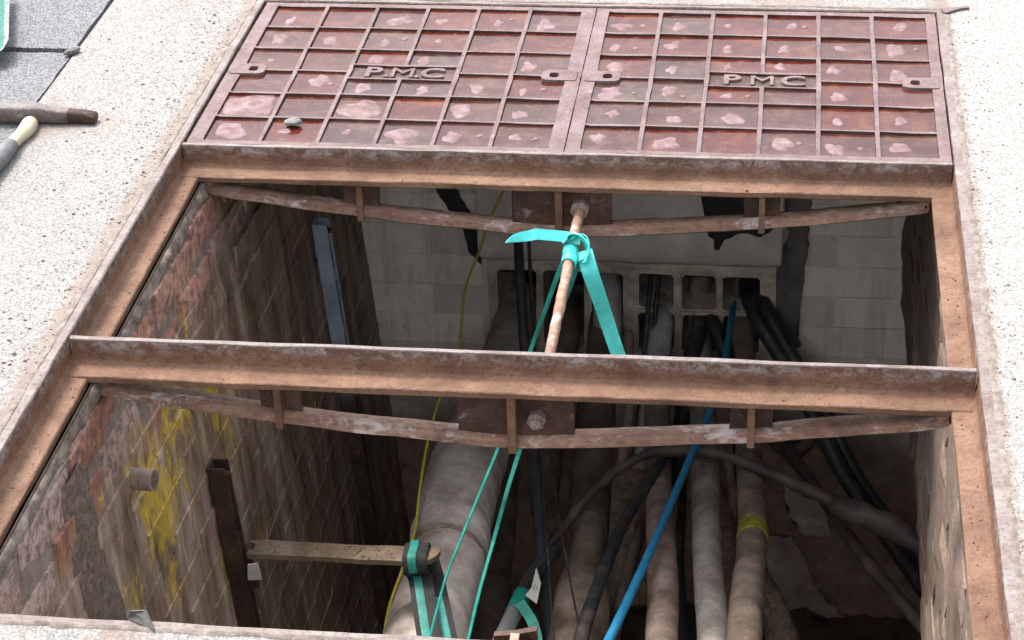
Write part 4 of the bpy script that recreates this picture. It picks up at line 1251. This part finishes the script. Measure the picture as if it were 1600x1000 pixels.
cable('cable', [(0.529, 0.101, -1.000, 0.0106), (0.567, 0.158, -0.970, 0.0106), (0.603, 0.215, -0.940, 0.0107), (0.644, 0.279, -0.910, 0.0108), (0.695, 0.362, -0.890, 0.0109), (0.756, 0.409, -0.870, 0.0110), (0.821, 0.442, -0.870, 0.0117), (0.922, 0.442, -0.880, 0.0117), (1.014, 0.418, -0.900, 0.0129), (1.089, 0.391, -0.920, 0.0141), (1.143, 0.370, -0.930, 0.0160), (1.165, 0.349, -0.930, 0.0223), (1.205, 0.330, -0.935, 0.0247), (1.261, 0.300, -0.940, 0.0233), (1.310, 0.268, -0.950, 0.0213), (1.377, 0.234, -0.970, 0.0186)], M_grimy, 'long dark brown cable arching over the others to a lumpy joint at the right wall', n=9, rough=0.006, fr=30)

cable('cable', [(0.811, 0.492, -0.900, 0.0099), (0.773, 0.349, -0.900, 0.0109), (0.738, 0.223, -0.900, 0.0119), (0.717, -0.038, -0.840, 0.0124), (0.704, -0.253, -0.800, 0.0134), (0.700, -0.461, -0.780, 0.0138)], M_cblack, 'dusty black cable slanting down left in front of the jointed duct')
cable('cable', [(0.798, 0.577, -0.980, 0.0094), (0.772, 0.397, -0.980, 0.0104), (0.755, 0.240, -0.980, 0.0114), (0.742, 0.052, -0.980, 0.0122), (0.736, -0.142, -0.980, 0.0129)], M_brown2, 'thin dull cable slanting left just behind the blue cable')
cable('blue_cable', [(0.928, 1.050, -0.861, 0.0065), (0.921, 0.980, -0.855, 0.0071), (0.912, 0.800, -0.864, 0.0073), (0.892, 0.596, -0.860, 0.0077), (0.862, 0.423, -0.860, 0.0081), (0.827, 0.187, -0.840, 0.0080), (0.801, -0.027, -0.800, 0.0082), (0.774, -0.200, -0.780, 0.0085), (0.749, -0.336, -0.770, 0.0087), (0.710, -0.505, -0.770, 0.0089)], M_blue, 'bright blue cable crossing the pit from the right ducts', rough=0.0006)
# black cables on the right
cable('cable', [(0.939, 1.120, -0.833, 0.0168), (0.972, 0.970, -0.847, 0.0192), (1.044, 0.900, -0.935, 0.0191), (1.109, 0.840, -1.027, 0.0183), (1.169, 0.780, -1.120, 0.0176), (1.225, 0.740, -1.191, 0.0176), (1.321, 0.700, -1.312, 0.0190), (1.404, 0.680, -1.433, 0.0192)], M_cblack, 'left of two black cables dropping from the rightmost duct to the right wall', n=9)
cable('cable', [(0.965, 1.120, -0.832, 0.0146), (0.995, 0.970, -0.830, 0.0163), (1.060, 0.900, -0.917, 0.0162), (1.132, 0.860, -1.022, 0.0156), (1.203, 0.800, -1.140, 0.0141), (1.284, 0.760, -1.245, 0.0142), (1.358, 0.720, -1.342, 0.0142)], M_cblack, 'right of two black cables dropping from the rightmost duct to the right wall', n=9)
cable('cable', [(0.854, 1.080, -0.881, 0.0175), (0.848, 0.980, -0.891, 0.0187), (0.832, 0.897, -0.950, 0.0199), (0.821, 0.812, -1.040, 0.0198), (0.815, 0.648, -1.100, 0.0194)], M_cblack, 'black cable leaving the fifth lower duct straight down', n=8)
cable('cable', [(0.860, 1.080, -0.880, 0.0175), (0.879, 0.980, -0.881, 0.0172), (0.920, 0.917, -0.950, 0.0185), (0.944, 0.848, -1.040, 0.0185), (0.959, 0.689, -1.120, 0.0181)], M_cblack, 'black cable forking right out of the fifth lower duct', n=8)
for k, (dx, w, lab) in enumerate(((0, 8, 'thin black cord hanging in the fourth duct, left of its twin'), (12, 8, 'thin black cord hanging in the fourth duct, right of its twin'))):
    cable('cord', [(0.738, 1.030, -0.767, 0.0057), (0.736, 0.970, -0.823, 0.0057), (0.730, 0.930, -0.924, 0.0057), (0.722, 0.880, -1.054, 0.0058), (0.706, 0.800, -1.209, 0.0058)] if k == 0 else [(0.758, 1.030, -0.766, 0.0057), (0.753, 0.970, -0.823, 0.0057), (0.746, 0.930, -0.924, 0.0057), (0.737, 0.880, -1.053, 0.0057), (0.725, 0.800, -1.208, 0.0058)], M_cblack, lab, 'cord', rough=0.0003)
cable('grey_duct', [(0.762, 1.060, -0.890, 0.0262), (0.764, 0.985, -0.880, 0.0273), (0.761, 0.900, -0.930, 0.0270), (0.752, 0.780, -0.990, 0.0253), (0.746, 0.627, -1.040, 0.0247)], M_greycable, 'pale grey plastic duct bending out of the fourth lower opening', n=8)
cable('grey_duct', [(0.633, 1.080, -0.806, 0.0320), (0.643, 0.985, -0.852, 0.0331), (0.644, 0.930, -0.928, 0.0330), (0.645, 0.847, -0.970, 0.0327)], M_greycable, 'dull grey duct filling the third opening, ending above the jointed duct')
cable('cable', [(0.539, 1.080, -0.893, 0.0294), (0.547, 0.985, -0.922, 0.0305), (0.542, 0.900, -0.990, 0.0302), (0.536, 0.754, -1.050, 0.0297), (0.539, 0.558, -1.120, 0.0302)], M_brown2, 'dull brown cable leaving the second opening behind the tie rod', n=8)
cable('cable', [(1.137, 0.970, -1.091, 0.0189), (1.083, 0.950, -1.184, 0.0205), (1.032, 0.950, -1.170, 0.0190), (0.993, 0.960, -1.091, 0.0174)], M_brown2, 'short bent brown cable end against the wall right of the taped cable', n=8)
cable('cable', [(0.691, 0.960, -0.902, 0.0101), (0.708, 0.782, -0.960, 0.0105), (0.707, 0.623, -0.990, 0.0109), (0.695, 0.426, -1.020, 0.0112), (0.702, 0.232, -1.040, 0.0115), (0.725, 0.022, -1.050, 0.0116), (0.740, -0.117, -1.060, 0.0113)], M_earthy, 'slim earthy cable between the jointed duct and the reddish brown cable', rough=0.002)
cable('cable', [(0.821, 0.703, -1.020, 0.0097), (0.836, 0.528, -1.050, 0.0101), (0.842, 0.328, -1.070, 0.0104), (0.863, 0.092, -1.080, 0.0105), (0.874, -0.081, -1.080, 0.0102)], M_cblack, 'slim dark cable in the gap right of the reddish brown cable', rough=0.001)
cable('cable', [(0.912, 0.608, -0.970, 0.0108), (0.934, 0.542, -0.990, 0.0114), (0.945, 0.483, -1.030, 0.0120), (0.937, 0.416, -1.080, 0.0119)], M_jute, 'short pale frayed cable end beside the top of the yellow taped cable', rough=0.004)
cable('cable', [(1.050, 0.741, -1.050, 0.0125), (1.097, 0.617, -1.040, 0.0136), (1.148, 0.491, -1.040, 0.0132), (1.205, 0.363, -1.050, 0.0142), (1.272, 0.242, -1.060, 0.0139), (1.343, 0.132, -1.080, 0.0136)], M_grimy, 'dark cable under the lumpy joint, running low to the right wall', rough=0.002)
# black hose and thin lines hanging down the middle
cable('hose', [(0.468, 0.800, -0.456, 0.0101), (0.477, 0.740, -0.506, 0.0100), (0.489, 0.660, -0.583, 0.0106), (0.510, 0.550, -0.702, 0.0118), (0.529, 0.461, -0.800, 0.0124), (0.550, 0.326, -0.820, 0.0127), (0.577, 0.171, -0.850, 0.0130), (0.598, 0.047, -0.880, 0.0133), (0.621, -0.083, -0.900, 0.0130), (0.649, -0.242, -0.920, 0.0126)], M_cblack, 'black hose hanging down the middle of the pit behind both beams', 'hose', rough=0.0006)
cable('cord', [(0.493, 0.780, -0.511, 0.0040), (0.506, 0.700, -0.604, 0.0040), (0.522, 0.600, -0.731, 0.0046), (0.559, 0.367, -0.800, 0.0026), (0.590, 0.158, -0.840, 0.0025), (0.618, -0.027, -0.840, 0.0024), (0.655, -0.277, -0.820, 0.0022)], M_cblack, 'thin dark cord hanging right beside the black hose', 'cord', rough=0)
cable('cord', [(0.549, 0.600, -0.823, 0.0023), (0.577, 0.383, -0.840, 0.0023), (0.616, 0.160, -0.840, 0.0022), (0.654, -0.045, -0.810, 0.0021), (0.695, -0.245, -0.800, 0.0020), (0.720, -0.384, -0.800, 0.0019)], M_cblack, 'thinnest dark cord crossing in front of the jointed duct', 'cord', rough=0)
cable('yellow_cord', [(0.446, 0.800, -0.462, 0.0027), (0.418, 0.740, -0.515, 0.0027), (0.402, 0.680, -0.559, 0.0027), (0.382, 0.600, -0.607, 0.0026), (0.385, 0.480, -0.666, 0.0026), (0.366, 0.325, -0.700, 0.0025), (0.361, 0.204, -0.720, 0.0028), (0.365, 0.080, -0.740, 0.0027), (0.372, -0.037, -0.760, 0.0029), (0.363, -0.133, -0.780, 0.0029), (0.353, -0.218, -0.800, 0.0031), (0.355, -0.302, -0.820, 0.0031)], M_yellow, 'thin yellow cord hanging from the far beam down past the bracket', 'cord', n=12, rough=0)

# black cable with steel ferrule, green tape and a tag
fe = empty('tagged_cable', (0.586, -0.180, -0.800), 'black cable end with bright steel ferrule, green tape and a written tag', 'cable')
pp = [(0.618, 0.086, -0.880, 0.0134), (0.603, 0.020, -0.860, 0.0132), (0.586, -0.059, -0.840, 0.0130), (0.579, -0.154, -0.820, 0.0132), (0.568, -0.265, -0.800, 0.0135), (0.557, -0.389, -0.780, 0.0131)]
bm = bmesh.new(); add_tube(bm, spline(pp, 8), 14, 0.001, 30); finish('jacket', bm, M_cblack, fe, smooth=True, sharp=60)
P = spline(pp, 8)
bm = bmesh.new(); add_tube(bm, [p[:3] + (p[3] * 1.12,) for p in P[26:37]], 16); finish('ferrule', bm, M_steel, fe, smooth=True, sharp=50)
bm = bmesh.new(); add_tube(bm, [p[:3] + (p[3] * 1.3,) for p in P[22:28]], 16, 0.002, 50); finish('tape_wrap', bm, M_teald, fe, smooth=True, sharp=50)
bm = bmesh.new()
tp = [(0.585, -0.197, -0.790), (0.598, -0.214, -0.795), (0.612, -0.237, -0.800), (0.621, -0.260, -0.810), (0.630, -0.297, -0.820)]
add_ribbon(bm, spline([p + (0.0095,) for p in tp], 6), (1, 0.3, 0.2), 0.001); finish('tape_tail', bm, M_teald, fe, smooth=True, sharp=50)
tg = [Vector(p) for p in ((0.601, -0.075, -0.800), (0.615, -0.124, -0.800), (0.614, -0.185, -0.800), (0.591, -0.161, -0.800), (0.599, -0.137, -0.800))]
cen = sum(tg, Vector()) / 5
nrm = Vector((0.1, -0.75, 0.65)).normalized()
bm = bmesh.new()
A = [bm.verts.new(p + nrm * 0.001) for p in tg]; B = [bm.verts.new(p - nrm * 0.001) for p in tg]
bm.faces.new(A); bm.faces.new(B[::-1])
for k in range(5): bm.faces.new((A[k], B[k], B[(k + 1) % 5], A[(k + 1) % 5]))
tgo = finish('tag', bm, M_white, fe)
bm = bmesh.new()
e1 = (tg[1] - tg[0]).normalized(); e2 = nrm.cross(e1).normalized()
for k in range(3):
    st_ = cen + e2 * (0.004 - 0.004 * k) - e1 * 0.010
    pth = [tuple(st_ + e1 * 0.0012 * i + e2 * 0.0011 * nz((i * 0.9, k * 3, 0)) + nrm * 0.0022) + (0.0004,) for i in range(17)]
    add_tube(bm, pth, 5)
finish('writing', bm, M_ink, tgo)

# frayed jute lashing hanging between the cables
bm = bmesh.new()
for i in range(150):
    t = random.random()
    x0_ = 0.0
    top = Vector((0.691, 0.528, -0.985)).lerp(Vector((0.763, 0.533, -0.985)), t)
    bot = Vector((0.716, 0.092, -1.020)).lerp(Vector((0.783, 0.118, -1.020)), t + random.uniform(-0.06, 0.06))
    n = 6
    pth = []
    for k in range(n + 1):
        q = top.lerp(bot, k / n * random.uniform(0.96, 1.0))
        q += Vector((0.006 * nz((k * 0.6, i * 1.3, 0)), 0.02 * nz((i, 1, 0), 1.1), 0.006 * nz((k * 0.6, 0, i * 1.7))))
        pth.append(tuple(q) + (0.0011,))
    add_tube(bm, pth, 4, caps=False)
o = finish('frayed_jute', bm, M_jute); tag(o, 'frayed brown jute strands hanging between the cables', 'jute', kind='stuff')

# ------------------------------------------------------------------ turquoise tape knotted on the rod
ty = empty('turquoise_tape', (0.696, -0.145, -0.092), 'turquoise flat tape knotted round the tie rod with loose tails', 'tape')
K = Vector((0.696, -0.163, -0.085))
def tape(name, pts, hw, wdir, parent=ty, mat=M_teal, th=0.0009, n=9):
    bm = bmesh.new()
    add_ribbon(bm, spline([tuple(p[:3]) + ((p[3] if len(p) > 3 else hw),) for p in pts], n), wdir, th)
    return finish(name, bm, mat, parent, smooth=True, sharp=50)
# turns round the rod
yk = K.y
def turn(name, y0, y1, r, hw, a0, a1, n=26):
    pts = []
    for i in range(n + 1):
        a = math.radians(a0 + (a1 - a0) * i / n)
        pts.append((0.686 + r * math.cos(a), y0 + (y1 - y0) * i / n, -0.092 + r * math.sin(a)))
    bm = bmesh.new()
    add_ribbon(bm, [p + (hw,) for p in pts], (0, 1, 0.0), 0.0009)
    return finish(name, bm, M_teal, ty, smooth=True, sharp=50)
turn('wrap', yk - 0.030, yk - 0.002, 0.0120, 0.013, -60, 330)
turn('wrap', yk - 0.048, yk - 0.040, 0.0112, 0.012, -40, 260)
# the fold of the knot
tape('knot', [(0.684, yk - 0.010, -0.072), (0.697, yk + 0.004, -0.070), (0.708, yk + 0.002, -0.074), (0.713, yk - 0.010, -0.084), (0.708, yk - 0.024, -0.096), (0.697, yk - 0.034, -0.100)], 0.011, Vector((0.25, -0.75, 0.6)))
tape('knot', [(0.672, yk - 0.004, -0.080), (0.684, yk + 0.000, -0.070), (0.702, yk - 0.010, -0.068), (0.714, yk - 0.024, -0.080), (0.708, yk - 0.040, -0.098)], 0.012, Vector((0.3, -0.75, 0.55)))
# short tail to the left
tape('tail', [(0.702, -0.171, -0.072, 0.0083), (0.677, -0.162, -0.072, 0.0088), (0.641, -0.159, -0.071, 0.0088), (0.628, -0.160, -0.070, 0.0088), (0.618, -0.161, -0.072, 0.0088), (0.595, -0.168, -0.074, 0.0068), (0.580, -0.181, -0.076, 0.0005)], 0.012, lambda t: Vector((0.05, 0.50, 0.85)), n=7)
# broad tail falling to the right
tape('tail', [(0.708, -0.184, -0.085, 0.0134), (0.720, -0.209, -0.110, 0.0134), (0.736, -0.213, -0.160, 0.0124), (0.750, -0.213, -0.210, 0.0120), (0.764, -0.222, -0.250, 0.0115), (0.776, -0.228, -0.280, 0.0115), (0.785, -0.239, -0.300, 0.0115)], 0.012, Vector((1.0, 0.1, 0.25)))
# narrow strands running on down past the near beam
tape('strand', [(0.683, -0.173, -0.092, 0.0049), (0.665, -0.182, -0.130, 0.0041), (0.641, -0.192, -0.200, 0.0033), (0.617, -0.199, -0.270, 0.0033), (0.586, -0.257, -0.360, 0.0029), (0.567, -0.267, -0.420, 0.0025), (0.532, -0.319, -0.500, 0.0025), (0.498, -0.384, -0.575, 0.0027), (0.488, -0.427, -0.600, 0.0026), (0.483, -0.536, -0.615, 0.0026)], 0.005, lambda t: Vector((1, 0.1, 0.2 + t)), mat=M_teald)
tape('strand', [(0.699, -0.174, -0.098, 0.0062), (0.687, -0.188, -0.140, 0.0047), (0.672, -0.186, -0.190, 0.0033), (0.652, -0.186, -0.270, 0.0033), (0.623, -0.254, -0.360, 0.0033), (0.604, -0.266, -0.420, 0.0037), (0.585, -0.306, -0.480, 0.0033), (0.563, -0.351, -0.560, 0.0033), (0.550, -0.431, -0.600, 0.0037), (0.545, -0.533, -0.620, 0.0031)], 0.005, lambda t: Vector((1, 0.3, 0.1 + t)), mat=M_teald)

# rusty tee bracket standing at the near rail
tb = empty('tee_bracket', (0.727, -1.262, -0.028), 'rusty tee shaped bracket end poking up at the near rail', 'bracket')
q0 = (0.702, -1.262, -0.025); q1 = (0.753, -1.262, -0.014); qm = (0.728, -1.262, -0.021)
bm = bmesh.new()
add_prism(bm, [(q0[0], q0[2]), (qm[0], qm[2]), (q1[0], q1[2]), (q1[0] + 0.003, q1[2] - 0.05), (q0[0] + 0.003, q0[2] - 0.05)], -1.266, -1.257)
bevel_all(bm, 0.001)
finish('plate', bm, M_rust_plate, tb)
bm = bmesh.new()
add_box(bm, (qm[0] - 0.005, -1.262 - 0.024, qm[2] - 0.05), (qm[0] + 0.005, -1.2665, qm[2] + 0.002))
bevel_all(bm, 0.0015)
finish('rib', bm, M_chord, tb)

# ------------------------------------------------------------------ tools on the pavement
hm = empty('mattock', (-0.281, 0.099, 0.000), 'small rusty mattock hammer with cream handle and grey grip lying on the pavement', 'hammer')
h0 = Vector((-0.408, 0.066, 0.012)); h1 = Vector((-0.168, 0.074, 0.012))
ax = (h1 - h0).normalized(); pn = Vector((-ax.y, ax.x, 0))
L = (h1 - h0).length
bm = bmesh.new()
prof = [(0.0, 0.008, 0.010), (0.12, 0.011, 0.012), (0.25, 0.0125, 0.014), (0.28, 0.0135, 0.0155), (0.40, 0.0135, 0.0155), (0.44, 0.016, 0.016), (0.58, 0.016, 0.016), (0.62, 0.0130, 0.0145), (0.74, 0.0140, 0.0125), (0.80, 0.0125, 0.0115), (0.92, 0.0125, 0.010), (0.985, 0.0135, 0.008), (1.0, 0.0120, 0.006)]
S = []
for t, hw, hh in prof:
    c = h0 + ax * L * t
    ring = []
    for k in range(12):
        a = 2 * math.pi * k / 12
        e = lambda v: math.copysign(abs(v) ** 0.45, v)
        q = c + pn * hw * e(math.cos(a)) + Vector((0, 0, hh * e(math.sin(a)) + (hh - 0.010)))
        if t > 0.97: q += ax * 0.006 * nz((k * 1.3, t, 0)) + Vector((0, 0, 0.001 * nz((k, 0, 0))))
        ring.append(bm.verts.new(q))
    S.append(ring)
for A, B in zip(S, S[1:]):
    for k in range(12):
        f = bm.faces.new((A[k], A[(k + 1) % 12], B[(k + 1) % 12], B[k]))
        if prof[S.index(A)][0] >= 0.80: f.material_index = 1
f = bm.faces.new(S[0]); f = bm.faces.new(S[-1][::-1]); f.material_index = 1
finish('head', bm, [M_head, M_rust_plate], hm, smooth=True, sharp=45)
hp = [(-0.280, 0.057, 0.006, 0.0111), (-0.277, 0.040, 0.009, 0.0144), (-0.275, 0.012, 0.011, 0.0138), (-0.278, -0.021, 0.012, 0.0115), (-0.282, -0.069, 0.013, 0.0119)]
bm = bmesh.new(); add_tube(bm, spline(hp, 6), 16); finish('handle', bm, M_wood, hm, smooth=True, sharp=50)
gp = [(-0.280, -0.052, 0.013, 0.0136), (-0.280, -0.081, 0.014, 0.0151), (-0.281, -0.118, 0.015, 0.0155), (-0.291, -0.238, 0.017, 0.0172), (-0.307, -0.400, 0.017, 0.0180)]
bm = bmesh.new(); add_tube(bm, spline(gp, 6), 16, 0.0006, 90); finish('grip', bm, M_grip, hm, smooth=True, sharp=50)

sh = empty('shovel', (-0.535, 0.500, 0.000), 'green shovel blade with worn pale edge at the upper left', 'shovel')
c1 = Vector((-0.413, 0.352, 0.030)); c0 = Vector((-0.501, 0.627, 0.030))
bm = bmesh.new()
ydir = (c0 - c1).normalized(); xd = Vector((ydir.y, -ydir.x, 0))
wB = 0.24; lB = 0.34
cr = Vector((-0.390, 0.216, 0.030))
rd = 0.055
org = c1 - xd * wB - ydir * rd
nu, nv = 24, 20
G = []
for i in range(nu + 1):
    col = []
    for j in range(nv + 1):
        u = i / nu; v = j / nv
        w_ = u * wB; l_ = v * lB
        du = min(w_, wB - w_)
        start = rd - math.sqrt(max(0, rd * rd - max(0, rd - du) ** 2)) if du < rd else 0
        l2 = start + (lB - start) * v
        dz = 0.030 * (2 * u - 1) ** 2 + 0.004
        col.append(bm.verts.new(org + xd * w_ + ydir * l2 + Vector((0, 0, dz - 0.028))))
    G.append(col)
for i in range(nu):
    for j in range(nv):
        f = bm.faces.new((G[i][j], G[i + 1][j], G[i + 1][j + 1], G[i][j + 1]))
        if i == nu - 1 or (j == 0 and i > nu - 8): f.material_index = 1
ret = bmesh.ops.solidify(bm, geom=bm.faces[:], thickness=0.0025)
finish('blade', bm, [M_green, M_paintworn], sh, smooth=True, sharp=40)
sp0 = org + xd * wB / 2 + ydir * (lB - 0.06)
bm = bmesh.new(); add_tube(bm, [tuple(sp0 + Vector((0, 0, -0.012))) + (0.014,), tuple(sp0 + ydir * 0.10 + Vector((0, 0, 0.02))) + (0.019,), tuple(sp0 + ydir * 0.20 + Vector((0, 0, 0.04))) + (0.019,)], 14); finish('socket', bm, M_green, sh, smooth=True, sharp=50)
bm = bmesh.new(); add_tube(bm, [tuple(sp0 + ydir * 0.19 + Vector((0, 0, 0.038))) + (0.017,), tuple(sp0 + ydir * 0.95 + Vector((0, 0, 0.16))) + (0.017,)], 14); finish('shaft', bm, M_wood, sh, smooth=True, sharp=50)
